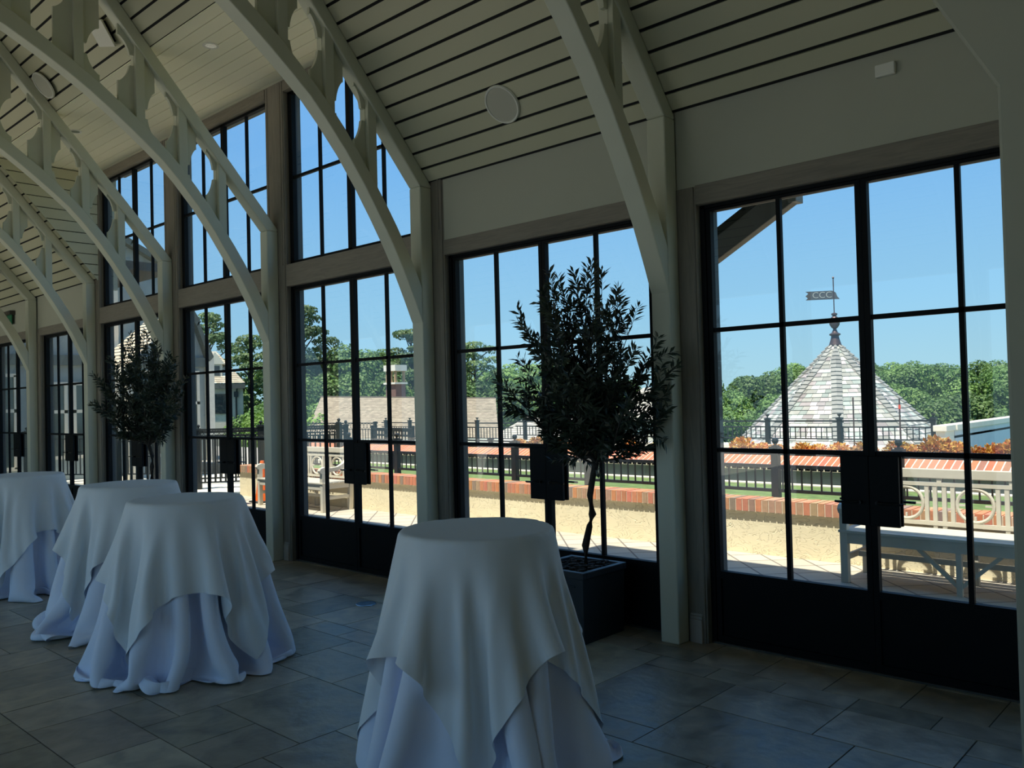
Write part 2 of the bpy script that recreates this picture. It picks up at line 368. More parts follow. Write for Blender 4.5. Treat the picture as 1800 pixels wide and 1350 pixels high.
for k in range(0, 8): portal(BX(k), -2.55, 1.6, 2.15, 3.1, 1)
# pier at the right edge of the picture, with its sloping haunch
mb = MB(); mb.prism([(-.80, 0), (XR, 0), (XR, 5.6), (-2.30, 5.6), (-.80, 2.80)], 'y', 3.70, 4.86)
struct(mb, 'wall_pier', M['wallp'], 'pale painted pier with sloping haunch at the right edge', bevel=.012)
# roof over everything (keeps the sun out)
mb = MB()
for sg, xa, xb, yo in ((1, XL, DX0 - .02, 5.0), (1, DX0 - .02, DX1 + .02, 3.5), (1, DX1 + .02, XR + .3, 5.0), (-1, XL, XR + .3, 5.0)):
    f = lambda y: y if sg > 0 else 2 * RIDGE_Y - y
    mb.hexa([(xa, f(yo), zc(yo) + .28), (xb, f(yo), zc(yo) + .28), (xb, f(RIDGE_Y), zc(RIDGE_Y) + .28), (xa, f(RIDGE_Y), zc(RIDGE_Y) + .28),
             (xa, f(yo), zc(yo) + .4), (xb, f(yo), zc(yo) + .4), (xb, f(RIDGE_Y), zc(RIDGE_Y) + .4), (xa, f(RIDGE_Y), zc(RIDGE_Y) + .4)])
mb.box(XL, DX0 - .05, 5.0, 6.02, 3.72, 3.85); mb.box(DX1 + .05, XR + .3, 5.0, 6.12, 3.72, 3.85)
mb.box(DX0 - .2, DX1 + .2, 3.45, 5.15, 5.22, 5.34)
pass
mb.box(XL, XR, -3.7, -2.5, 3.6, 3.75)  # rear overhang, out of view, added to stop sun entering the back openings
struct(mb, 'roof', mat('roof_dark', (.12, .12, .12), .9), 'outer roof of the hall with overhanging eaves, the rear one added to block sun')
# oak casings
def casing(k):
    mb = MB(); c = BX(k); d = k in (2, 3, 4)
    mb.box(c - OH, c + OH, WY - .005, 5.02, 2.877, 3.106 if d else 3.005)
    if d: mb.box(c - OH, c + OH, WY - .005, 5.02, 4.945, DZ)
    struct(mb, 'trim_%d' % (k + 1), M['oakx'], 'weathered oak head casing over glazed door bay %s' % ['nearest the camera', 'second from the right', 'third from the right', 'fourth from the right', 'fifth from the right', 'sixth from the right', 'seventh from the right', 'at the far left'][k], bevel=.004)
for k in range(8): casing(k)
def pil(k, x):
    mb = MB(); top = DZ if k in (1, 2, 3, 4) else 2.999
    x0, x1 = x - (PB / 2 - OH), x + (PB / 2 - OH)
    if k == -1: x0, x1 = BX(0) + OH, BX(0) + OH + .12
    mb.box(x0 + .012, x1 - .012, WY - .004, 4.93, 0, top); 
    mb.box(x0, x0 + .016, WY + .006, 5.03, 0, top); mb.box(x1 - .016, x1, WY + .006, 5.03, 0, top)
    if k in (1, 2, 3, 4):
        mb.box(x0 + .045, x0 + .06, WY - .010, WY, 3.106, top - .01); mb.box(x1 - .06, x1 - .045, WY - .010, WY, 3.106, top - .01)
    o = struct(mb, 'trim_%d' % (20 + k), M['oak'], 'weathered oak casing on the pilaster %s' % ['right of the nearest doors', 'between the two nearest door bays', 'at the near end of the dormer', 'between the near and middle upper windows', 'between the middle and far upper windows', 'at the far end of the dormer', 'left of the sixth bay', 'at the far left'][k + 1], bevel=.004)
    mb = MB()
    for a, b in ((x0 + .03, x - .085), (x + .055, x1 - .03)):
        if k == -1: continue
        mb.box(a, b, WY - .022, WY, 0, .155); mb.box(a - .0, b + .0, WY - .018, WY, .155, .175); mb.box(a, b, WY - .010, WY, .175, .192)
    if k >= 0: struct(mb, 'baseboard_%d' % (k + 1), M['base'], 'stone baseboard at the foot of the pilaster %s' % ['between the two nearest door bays', 'at the near end of the dormer', 'between the third and fourth bays', 'between the fourth and fifth bays', 'at the far end of the dormer', 'left of the sixth bay', 'at the far left'][k], bevel=.004)
pil(-1, 0)
for k in range(7): pil(k, jn(k))

# glazed doors
BAYN = ['nearest the camera at the right', 'behind the large potted olive tree', 'third from the right, under the first upper window', 'fourth from the right, with the orange cone outside', 'fifth from the right, behind the far olive tree', 'sixth from the right', 'seventh from the right, under the exit sign', 'at the far left end']
def door(k):
    c = BX(k); E = empty('door_%d' % (k + 1), (c, 5.0, 0), label='pair of black steel glazed doors ' + BAYN[k], kind='structure')
    T, A, B, G = 2.833, 2.050, 1.263, .4735
    fr = MB(); y0, y1 = 4.945 - 5, 5.01 - 5
    fr.box(-OH, -OH + .034, y0, y1, 0, 2.877); fr.box(OH - .034, OH, y0, y1, 0, 2.877); fr.box(-OH, OH, y0, y1, T + .022, 2.877)
    fr.build('door_frame', M['steel'], E, kind=None)
    ex = MB(); ex.box(-OH, -OH + .06, .012, .065, 0, 2.87); ex.box(OH - .06, OH, .012, .065, 0, 2.87); ex.box(-OH, OH, .012, .065, 2.845, 2.88); ex.build('outer_jamb', M['jamb'], E)
    th = MB(); th.box(-OH, OH, -.06, .10, 0, .012); th.build('threshold', mat('threshold_bronze', (.08, .075, .065), .4, .5) if k == 0 else bpy.data.materials['threshold_bronze'], E)
    for s in (-1, 1):
        L = empty('door_leaf', (0, 0, 0)); L.parent = E
        lf = MB(); a0, a1 = (.002, 1.007)
        def bx(xa, xb, ya, yb, za, zb): lf.box(min(s * xa, s * xb), max(s * xa, s * xb), ya, yb, za, zb)
        bx(.002, .034, -.045, 0, .012, T + .02); bx(.9735, 1.007, -.045, 0, .012, T + .02)
        bx(.034, .9735, -.045, 0, T, T + .02); bx(.034, .9735, -.045, 0, .012, .055); bx(.034, .9735, -.045, 0, G - .045, G); bx(.034, .9735, -.030, -.010, .055, G - .045)
        bx(.4945, .5225, -.036, -.006, G, T)
        bx(.034, .9735, -.036, -.006, A - .014, A + .014); bx(.034, .9735, -.036, -.006, B - .014, B + .014)
        lf.build('leaf_frame', M['steel'], L)
        g = MB(); g.box(min(s * .03, s * .975), max(s * .03, s * .975), -.023, -.019, G, T); g.build('glass_pane', M['glass'], L)
        lp = MB(); lp.box(min(s * .001, s * .163), max(s * .001, s * .163), -.062, -.036, .850, 1.25); lp.box(min(s * .001, s * .163), max(s * .001, s * .163), -.006, .014, .85, 1.25); lp.build('lock_plate', M['steel'], L, bevel=.003)
        h = MB(); h.tube([(s * .05, -.045, .985), (s * .05, -.088, .985)], .011, 10); h.tube([(s * .05, -.088, .985), (s * .175, -.088, .983), (s * .19, -.08, .983)], .0075, 8)
        h.tube([(s * .05, .0, .985), (s * .05, .055, .985)], .011, 10); h.tube([(s * .05, .055, .985), (s * .215, .055, .983)], .0075, 8)
        h.lathe([(.022, 0), (.022, .006)], 14, (s * .05, -.1, .985)) if False else None
        h.build('lever_handle', mat('handle_dark', (.03, .03, .032), .3, .8) if (k == 0 and s == -1) else bpy.data.materials['handle_dark'], L)
for k in range(8): door(k)
def upwin(k, i):
    c = BX(k); E = empty('window_%d' % i, (c, 5.0, 3.1), label='tall black framed upper window %s in the dormer' % ['nearest', 'in the middle', 'farthest'][i - 1], kind='structure')
    f = MB(); y0, y1 = -.05, .0; Z = lambda z: z - 3.1
    f.box(-OH, -.9735, y0, y1, 0, Z(4.945)); f.box(.9735, OH, y0, y1, 0, Z(4.945)); f.box(-OH, OH, y0, y1, Z(4.915), Z(4.95)); f.box(-OH, OH, y0, y1, Z(3.10), Z(3.147)); f.box(-.032, .032, y0, y1, 0, Z(4.945))
    f.build('window_frame', M['steel'], E)
    f = MB()
    for x in (-.5085, .5085): f.box(x - .014, x + .014, -.036, -.006, Z(3.14), Z(4.92))
    for a, b in ((-.9735, -.032), (.032, .9735)): f.box(a, b, -.036, -.006, Z(4.021), Z(4.049))
    f.build('muntin', M['steel'], E)
    for a, b in ((-.975, -.03), (.03, .975)):
        g = MB(); g.box(a, b, -.023, -.019, Z(3.14), Z(4.92)); g.build('glass_pane', M['glass'], E)
    ex = MB(); ex.box(-OH, -OH + .06, .002, .065, Z(3.1), Z(4.94)); ex.box(OH - .06, OH, .002, .065, Z(3.1), Z(4.94)); ex.box(-OH, OH, .002, .065, Z(4.94), Z(4.97)); ex.box(-OH, OH, .002, .065, Z(2.9), Z(3.11)); ex.build('outer_jamb', M['jamb'], E)
upwin(2, 1); upwin(3, 2); upwin(4, 3)

# ================================================================ TRUSSES
ARC_LO = [(4.757, 2.30), (4.673, 2.492), (4.559, 2.735), (4.447, 2.941), (4.321, 3.150), (4.17, 3.385), (4.00, 3.618), (3.812, 3.838), (3.669, 3.987), (3.497, 4.132), (3.348, 4.25), (3.18, 4.378), (2.998, 4.508), (2.80, 4.633), (2.60, 4.745), (2.327, 4.885), (2.0, 5.02), (1.6, 5.14), (1.2, 5.18)]
ARC_UP = [(4.757, 2.60), (4.74, 2.646), (4.631, 2.862), (4.50, 3.09), (4.39, 3.262), (4.281, 3.42), (4.14, 3.615), (3.989, 3.804), (3.816, 3.998), (3.611, 4.190), (3.408, 4.368), (3.225, 4.500), (3.095, 4.597), (2.873, 4.740), (2.645, 4.873), (2.40, 5.02), (2.0, 5.20), (1.6, 5.32), (1.2, 5.36)]
UPS = sorted(ARC_UP); uy = [p[0] for p in UPS]; uz = [p[1] for p in UPS]
def za(y): return float(np.interp(y, uy, uz))
def zr(y): return 3.475 + SL * (4.761 - y)
STR = [1.20, 2.33, 2.911, 3.457, 3.867, 4.272]
SW = .0425
TRL = ['pale painted roof truss nearest the camera, post at the right of the potted tree', 'pale painted roof truss at the near end of the dormer, large against the sky', 'pale painted roof truss between the near and middle upper windows', 'pale painted roof truss beside the far olive tree', 'pale painted roof truss at the far end of the dormer', 'pale painted roof truss just right of the green exit sign', 'pale painted roof truss at the far left, mostly out of frame']
def make_truss():
    E = empty('roof_truss', (0, 4.82, 0)); oy = -4.82
    P_ = M['paint']; T = .07
    def both(fn, name, bev=.006):
        for sg in (1, -1):
            mb = MB(); fn(mb)
            if sg < 0: mb.v = [(x, 2 * RIDGE_Y - y, z) for x, y, z in mb.v]
            mb.v = [(x, y + oy, z) for x, y, z in mb.v]
            mb.build(name, P_, E, bevel=bev)
    both(lambda q: q.box(-T, T, 4.755, 4.884, 0, 3.475), 'post', .01)
    both(lambda q: q.prism([(4.757, 3.475), (4.884, 3.475), (4.884, zc(4.884) - .004), (RIDGE_Y, zc(RIDGE_Y) - .004), (RIDGE_Y, zr(RIDGE_Y))], 'x', -T, T), 'rafter', .01)
    def arc(q):
        pts = ARC_LO + ARC_UP[::-1]
        n = len(ARC_LO)
        lo = ARC_LO; up = [(y, za(y)) for y, z in ARC_LO]
        up[0] = (4.757, 2.60)
        for i in range(n - 1):
            pass
        v0 = len(q.v)
        for (a, b) in zip(lo, ARC_UP): q.v += [(-T, a[0], a[1]), (T, a[0], a[1]), (T, b[0], b[1]), (-T, b[0], b[1])]
        for i in range(n - 1):
            o = v0 + 4 * i; p = o + 4
            for f in ((o, o + 1, p + 1, p), (o + 1, o + 2, p + 2, p + 1), (o + 2, o + 3, p + 3, p + 2), (o + 3, o, p, p + 3)): q.f.append(f); q.mi.append(0); q.c.append(None)
        q.f += [(v0, v0 + 3, v0 + 2, v0 + 1), tuple(v0 + 4 * (n - 1) + j for j in range(4))]; q.mi += [0, 0]; q.c += [None, None]
    both(arc, 'arch_brace', .008)
    for i, y in enumerate(STR):
        def st(q, y=y): q.hexa([(-.055, y - SW, za(y - SW) - .03), (.055, y - SW, za(y - SW) - .03), (.055, y + SW, za(y + SW) - .03), (-.055, y + SW, za(y + SW) - .03), (-.055, y - SW, zr(y - SW) + .02), (.055, y - SW, zr(y - SW) + .02), (.055, y + SW, zr(y + SW) + .02), (-.055, y + SW, zr(y + SW) + .02)])
        if i == 0:
            mb = MB(); mb.box(-.055, .055, y - .06, y + .06, 5.3, zc(y) - .12); mb.v = [(a, b + oy, c) for a, b, c in mb.v]; mb.build('king_post', P_, E, bevel=.005)
        else: both(st, 'strut', .005)
    # fretted boards either side of each opening
    for i in range(1, len(STR) - 1):
        ya, yb = STR[i] + SW, STR[i + 1] - SW; w = yb - ya; yc = (ya + yb) / 2; cz = (za(yc) + zr(yc)) / 2 - .02
        for side in (0, 1):
            def fb(q, side=side):
                A_ = w / 2 - .035; zs = [cz + d for d in (-1.2, -.2151, -.2149, -.19, -.165, -.14, -.115, -.09, -.07, -.0501, -.0499, .0499, .0501, .07, .09, .115, .14, .165, .19, .2149, .2151, 1.2)]
                def hw(z):
                    d = abs(z - cz)
                    if d < .05: return w / 2 - .003
                    if d < .215: return A_ * math.sqrt(max(0, 1 - (d / .245) ** 2))
                    return A_ * .42
                yo = ya if side == 0 else yb; sg_ = -1 if side == 0 else 1
                poly = [(yc + sg_ * hw(z), z) for z in zs] + [(yo, zs[-1]), (yo, zs[0])]
                def clip(poly, fn):
                    out = []
                    for i_ in range(len(poly)):
                        p0, p1 = poly[i_], poly[(i_ + 1) % len(poly)]; f0, f1 = fn(p0), fn(p1)
                        if f0 >= 0: out.append(p0)
                        if (f0 >= 0) != (f1 >= 0):
                            t_ = f0 / (f0 - f1); out.append((p0[0] + (p1[0] - p0[0]) * t_, p0[1] + (p1[1] - p0[1]) * t_))
                    return out
                poly = clip(poly, lambda p_: zr(p_[0]) + .02 - p_[1]); z0_, z1_ = za(ya) - .05, za(yb) - .05
                poly = clip(poly, lambda p_: p_[1] - (z0_ + (z1_ - z0_) * (p_[0] - ya) / w))
                if len(poly) > 2: q.prism(poly, 'x', -.016, .016)
            both(fb, 'fretwork_board', 0)
    return E
tr = make_truss()
for k in range(7):
    t = tr if k == 0 else copy_tree(tr)
    t.location = (TX(k), 4.82, 0); put(t, TRL[k], 'roof truss', 'roof trusses along the window wall')

# ================================================================ FITTINGS
sn = Vector((0, SL, 1)).normalized()          # outward normal of the slope (away from the room)
def on_slope(E, x, y, gap=0):
    E.location = Vector((x, y, zc(y))) - sn * gap
    E.rotation_euler = Vector((0, 0, 1)).rotation_difference(sn).to_euler()
E = empty('ceiling_speaker', label='round white ceiling speaker above the door bay with the potted tree', cat='speaker', group='round ceiling speakers')
q = MB(); q.lathe([(.150, 0), (.152, -.012), (.146, -.022), (.136, -.020), (.134, -.012), (.132, -.012)], 48); q.build('trim_ring', M['white'], E, smooth=False)
q = MB(); q.lathe([(.132, -.008), (.132, -.013), (.06, -.016), (.0005, -.017)], 48); q.build('grille', mat('grille_cream', (.56, .55, .45), .8, bump=(700, .4)), E)
on_slope(E, -4.262, 4.594)
E2 = copy_tree(E); put(E2, 'round white ceiling speaker high on the slope near the far trusses'); on_slope(E2, -10.046, 3.375, .035)
q = MB(); q.lathe([(.10, .04), (.10, .0)], 24); q.build('mounting_can', M['gap'], E2); E2.children[-1].location = (0, 0, 0)
E3 = empty('ceiling_panel', label='square white plate standing off the sloped ceiling behind the fretwork', cat='ceiling panel')
q = MB(); q.box(-.13, .13, -.13, .13, -.02, 0); q.build('plate', M['white'], E3, bevel=.004); q = MB(); q.box(-.1, .1, -.1, .1, 0, .04); q.build('spacer', M['gap'], E3)
on_slope(E3, -8.36, 3.34, .04); E3.rotation_euler.rotate_axis('Z', .3)
for x, y, lb in ((-7.41, 3.935, 'round recessed light in the dormer ceiling, nearer one'), (-10.85, 3.96, 'round recessed light in the dormer ceiling, farther one')):
    E = empty('recessed_light', (x, y, DZ), label=lb, cat='ceiling light', group='recessed dormer lights')
    q = MB(); q.lathe([(.075, .0), (.075, -.006), (.055, -.006), (.052, .0)], 32); q.build('trim_ring', M['white'], E)
    q = MB(); q.lathe([(.052, -.004), (.045, -.0015), (.01, -.001)], 32); q.build('reflector', mat('light_reflector', (.5, .5, .45), .15, .9) if 'light_reflector' not in bpy.data.materials else bpy.data.materials['light_reflector'], E)
E = empty('wall_sensor', (-1.602, 4.90, 3.42), label='small white rectangular box on the plaster above the nearest doors', cat='sensor box')
q = MB(); q.box(-.054, .054, -.03, 0, -.035, .035); q.build('housing', M['white'], E, bevel=.006)
E = empty('exit_sign', (-16.42, 4.90, 3.28), label='green exit sign on the plaster above a far door, partly hidden by a truss', cat='exit sign')
q = MB(); q.box(-.17, .17, -.09, 0, .05, .12); q.build('housing', mat('sign_bronze', (.06, .05, .04), .5), E, bevel=.004)
q = MB(); q.box(-.15, .15, -.06, -.045, -.12, .05); q.build('sign_panel', mat('sign_green', (.01, .16, .07), .3), E, bevel=.002)
tcv = bpy.data.curves.new('exit_letters', 'FONT'); tcv.body = 'EXIT'; tcv.size = .15; tcv.align_x = 'CENTER'; tcv.align_y = 'CENTER'; tcv.extrude = .001
to = bpy.data.objects.new('tmp', tcv); C.objects.link(to); bpy.context.view_layer.update(); me = bpy.data.meshes.new_from_object(to); bpy.data.objects.remove(to)
me.materials.clear(); me.materials.append(mat('sign_letters', (.10, .36, .20), .4)); o = bpy.data.objects.new('letters', me); C.objects.link(o); o.parent = E; o.location = (0, -.0615, -.035); o.rotation_euler = (PI / 2, 0, 0)
E = empty('floor_outlet', (-5.55, 4.20, 0), label='round metal outlet cover set in the stone floor near the doors', cat='floor outlet')
q = MB(); q.lathe([(.085, 0), (.083, .005), (.072, .006)], 36); q.build('cover_ring', mat('brushed_nickel', (.35, .42, .48), .25, .9), E)
q = MB(); q.lathe([(.071, .0), (.070, .0045), (.001, .0045)], 36); q.build('lid', mat('outlet_lid', (.20, .26, .31), .3, .7), E)

# ================================================================ COCKTAIL TABLES AND CLOTHS
def sim_cloth(size, n, R, top, rot, seed, steps=1500, under=None, nf=11, fl=.16, shear=.06, disc=0.0, off=(0, 0)):
    rng = np.random.default_rng(seed); g = np.linspace(-size / 2, size / 2, n); gx, gy = np.meshgrid(g, g, indexing='ij')
    c, s = math.cos(rot), math.sin(rot); h = size / (n - 1)
    a_, b_ = gx * 2 / size, gy * 2 / size; mx, my = a_ * np.sqrt(1 - b_ * b_ / 2) * size / 2, b_ * np.sqrt(1 - a_ * a_ / 2) * size / 2
    gx = gx + (mx - gx) * disc; gy = gy + (my - gy) * disc
    X0, Y0 = c * gx - s * gy + off[0], s * gx + c * gy + off[1]
    rr = np.hypot(X0, Y0); th = np.arctan2(Y0, X0); ex = np.clip(rr - R, 0, None)
    wob = th + .25 * np.sin(2 * th + rng.uniform(0, 6)) + .12 * np.sin(3 * th + rng.uniform(0, 6))
    fold = np.cos(nf * wob + rng.uniform(0, 6)) * .75 + .35 * np.cos((nf + 4) * th + rng.uniform(0, 6))
    r0 = np.where(ex > 0, R + ex * fl + np.minimum(ex, .9) * .15 * fold, rr); z0 = top - ex * .955
    under0 = np.clip(.01 - z0, 0, None); z0 = np.maximum(z0, .01 + .01 * rng.random(z0.shape)); r0 = r0 + under0 * .45
    k = r0 / np.maximum(rr, 1e-9); P = np.stack([X0 * k, Y0 * k, z0], -1)
    V = np.zeros_like(P); dt = 1 / 500.
    def pairs(di, dj):
        return ((slice(0, n - di), slice(0, n - dj) if dj >= 0 else slice(-dj, n)), (slice(di, n), slice(dj, n) if dj >= 0 else slice(0, n + dj)))
    specs = [(1, 0, 1.0), (0, 1, 1.0), (1, 1, shear), (1, -1, shear), (2, 0, .10), (0, 2, .10), (4, 0, .012), (0, 4, .012)]
    sp_ = [(pairs(a, b), np.hypot(X0[pairs(a, b)[1]] - X0[pairs(a, b)[0]], Y0[pairs(a, b)[1]] - Y0[pairs(a, b)[0]]), k, a > 1 or b > 1) for a, b, k in specs]
    for st in range(steps):
        V[..., 2] -= 9.8 * dt; V *= 0.993; X = P + V * dt
        for it in range(2):
            D = np.zeros_like(X)
            for (A, B), L, k, lng in sp_:
                d = X[B] - X[A]; l = np.sqrt(np.einsum('ijk,ijk->ij', d, d)) + 1e-9; e = (l - L) / l
                if lng: e = np.where(e < 0, e, e * .3)
                q = d * (e * k * .5)[..., None]; D[A] += q; D[B] -= q
            X += D * .55
        r = np.hypot(X[..., 0], X[..., 1]) + 1e-9
        ins = (r < R) & (X[..., 2] < top) & (X[..., 2] > top - .05); side = ins & (r > R - .02) & (P[..., 2] < top - .002); up = ins & ~side
        X[..., 2] = np.where(up, top, X[..., 2]); k = np.where(side, R / r, 1.); X[..., 0] *= k; X[..., 1] *= k; fr = up | side
        pen = (X[..., 2] < top - .05) & (r < .22); k = np.where(pen, .22 / r, 1.); X[..., 0] *= k; X[..., 1] *= k
        if under is not None:
            uzz, um = under
            ti = ((np.arctan2(X[..., 1], X[..., 0]) + PI) / (2 * PI) * um.shape[0]).astype(int) % um.shape[0]; zi = np.clip((X[..., 2] / uzz * um.shape[1]).astype(int), 0, um.shape[1] - 1)
            rm = um[ti, zi] + .008; mm = (X[..., 2] < top - .006) & (r < rm); k = np.where(mm, 1 + (rm / r - 1) * .5, 1.); X[..., 0] *= k; X[..., 1] *= k; fr = fr | mm
        fl_ = X[..., 2] < .007; X[..., 2] = np.where(fl_, .007, X[..., 2])
        f = np.where(fl_, .5, np.where(up, .3, np.where(fr, .8, 1.))); X[..., :2] = P[..., :2] + (X[..., :2] - P[..., :2]) * f[..., None]
        V = (X - P) / dt; sp = np.sqrt((V * V).sum(-1, keepdims=True)); V *= np.minimum(1, 4. / np.maximum(sp, 1e-6)); P = X
    return P
def radial_map(P, top, nt=180, nz=60):
    um = np.zeros((nt, nz)); uzz = top * 1.0001
    for Q in (P, (P[1:, 1:] + P[:-1, 1:] + P[1:, :-1] + P[:-1, :-1]) / 4, (P[1:] + P[:-1]) / 2, (P[:, 1:] + P[:, :-1]) / 2):
        Q = Q.reshape(-1, 3); r = np.hypot(Q[:, 0], Q[:, 1]); ti = ((np.arctan2(Q[:, 1], Q[:, 0]) + PI) / (2 * PI) * nt).astype(int) % nt; zi = np.clip((Q[:, 2] / uzz * nz).astype(int), 0, nz - 1); np.maximum.at(um, (ti, zi), r)
    for _ in range(2): um = np.maximum(um, (np.roll(um, 1, 0) + np.roll(um, -1, 0)) / 2)
    um[:, 1:-1] = np.maximum(um[:, 1:-1], (um[:, 2:] + um[:, :-2]) / 2)
    return (uzz, um)
def cloth_obj(name, P, loc, label, group, mt='cloth'):
    n = P.shape[0]; me = bpy.data.meshes.new(name); idx = np.arange(n * n).reshape(n, n)
    F = np.stack([idx[:-1, :-1], idx[1:, :-1], idx[1:, 1:], idx[:-1, 1:]], -1).reshape(-1, 4)
    me.from_pydata([tuple(p) for p in P.reshape(-1, 3)], [], [tuple(int(i) for i in f) for f in F]); me.materials.append(M[mt])
    for p in me.polygons: p.use_smooth = True
    o = bpy.data.objects.new(name, me); C.objects.link(o); o.location = loc
    so = o.modifiers.new('sub', 'SUBSURF'); so.levels = 1; so.render_levels = 1
    return put(o, label, 'tablecloth', group)
def make_table():
    E = empty('cocktail_table'); q = MB(); q.lathe([(.335, 1.020), (.342, 1.024), (.342, 1.044), (.335, 1.048)], 48); q.build('tabletop', mat('table_laminate', (.25, .2, .15), .5), E)
    q = MB(); q.lathe([(.035, .03), (.035, 1.02)], 20); q.build('column', M['steel'], E)
    q = MB(); q.lathe([(.24, 0), (.24, .012), (.18, .03), (.04, .045)], 36); q.build('base', M['steel'], E); return E
# position, floor cloth (size, disc, offset, folds, flare, turn, seed), overlay (size, turn)
TBL = [((-2.69, 2.655), (2.92, .85, (.02, .0), 16, .12, .5, 1), (1.60, -.07), 'nearest high cocktail table, front and centre', 'nearest cocktail table in front'),
       ((-5.16, 2.515), (2.84, .8, (-.02, -.03), 13, .05, .3, 3), (1.66, -.45), 'high cocktail table second from the camera, partly before another', 'second nearest cocktail table'),
       ((-6.58, 2.755), (2.82, .35, (-.05, -.05), 12, .12, .55, 5), (1.62, -.5), 'high cocktail table third from the camera, behind the second one', 'third cocktail table, behind the second'),
       ((-8.52, 2.60), (2.68, .7, (0, 0), 14, .09, 1.05, 7), (1.60, .2), 'farthest high cocktail table, cut by the left edge of the picture', 'farthest cocktail table at the left edge')]
t0 = make_table()
for i, ((x, y), (sf, dc, of, nf, fl, rot, sd_), (so_, r2), lb, lc) in enumerate(TBL):
    t = t0 if i == 0 else copy_tree(t0); t.location = (x, y, 0); put(t, lb, 'table', 'high cocktail tables')
    Pf = sim_cloth(sf, 104 if i == 0 else 88, .345, 1.05, rot, sd_, disc=dc, off=of, nf=nf, fl=fl); cloth_obj('floor_length_cloth', Pf, (x, y, 0), 'white floor-length cloth under the overlay, ' + lc, 'white cloths on the cocktail tables')
    um = radial_map(Pf, 1.056); Po = sim_cloth(so_, 84 if i == 0 else 72, .349, 1.0585, r2, sd_ + 1, 1300, um, nf=nf + 1, fl=.21); oc = cloth_obj('overlay_cloth', Po, (x, y, 0), 'square white overlay cloth on the ' + lc, 'white cloths on the cocktail tables', 'cloth2')

    if i == 1:      # small red tag caught in the hem of the second overlay
        n_ = Po.shape[0]; cs_ = [Po[a_, b_] for a_ in (3, n_ - 4) for b_ in (3, n_ - 4)]; pt = Vector(max(cs_, key=lambda c_: c_[0] * .68 - c_[1] * .73)); dv = Vector((.68, -.73, 0)); sv = Vector((.73, .68, .35))
        q = MB(); pt = pt + dv * .012 + Vector((0, 0, .03)); q.beam(pt - sv * .018, pt + sv * .018, .004, .012); q.build('red_tag', mat('red_tag', (.55, .02, .04), .6), oc)

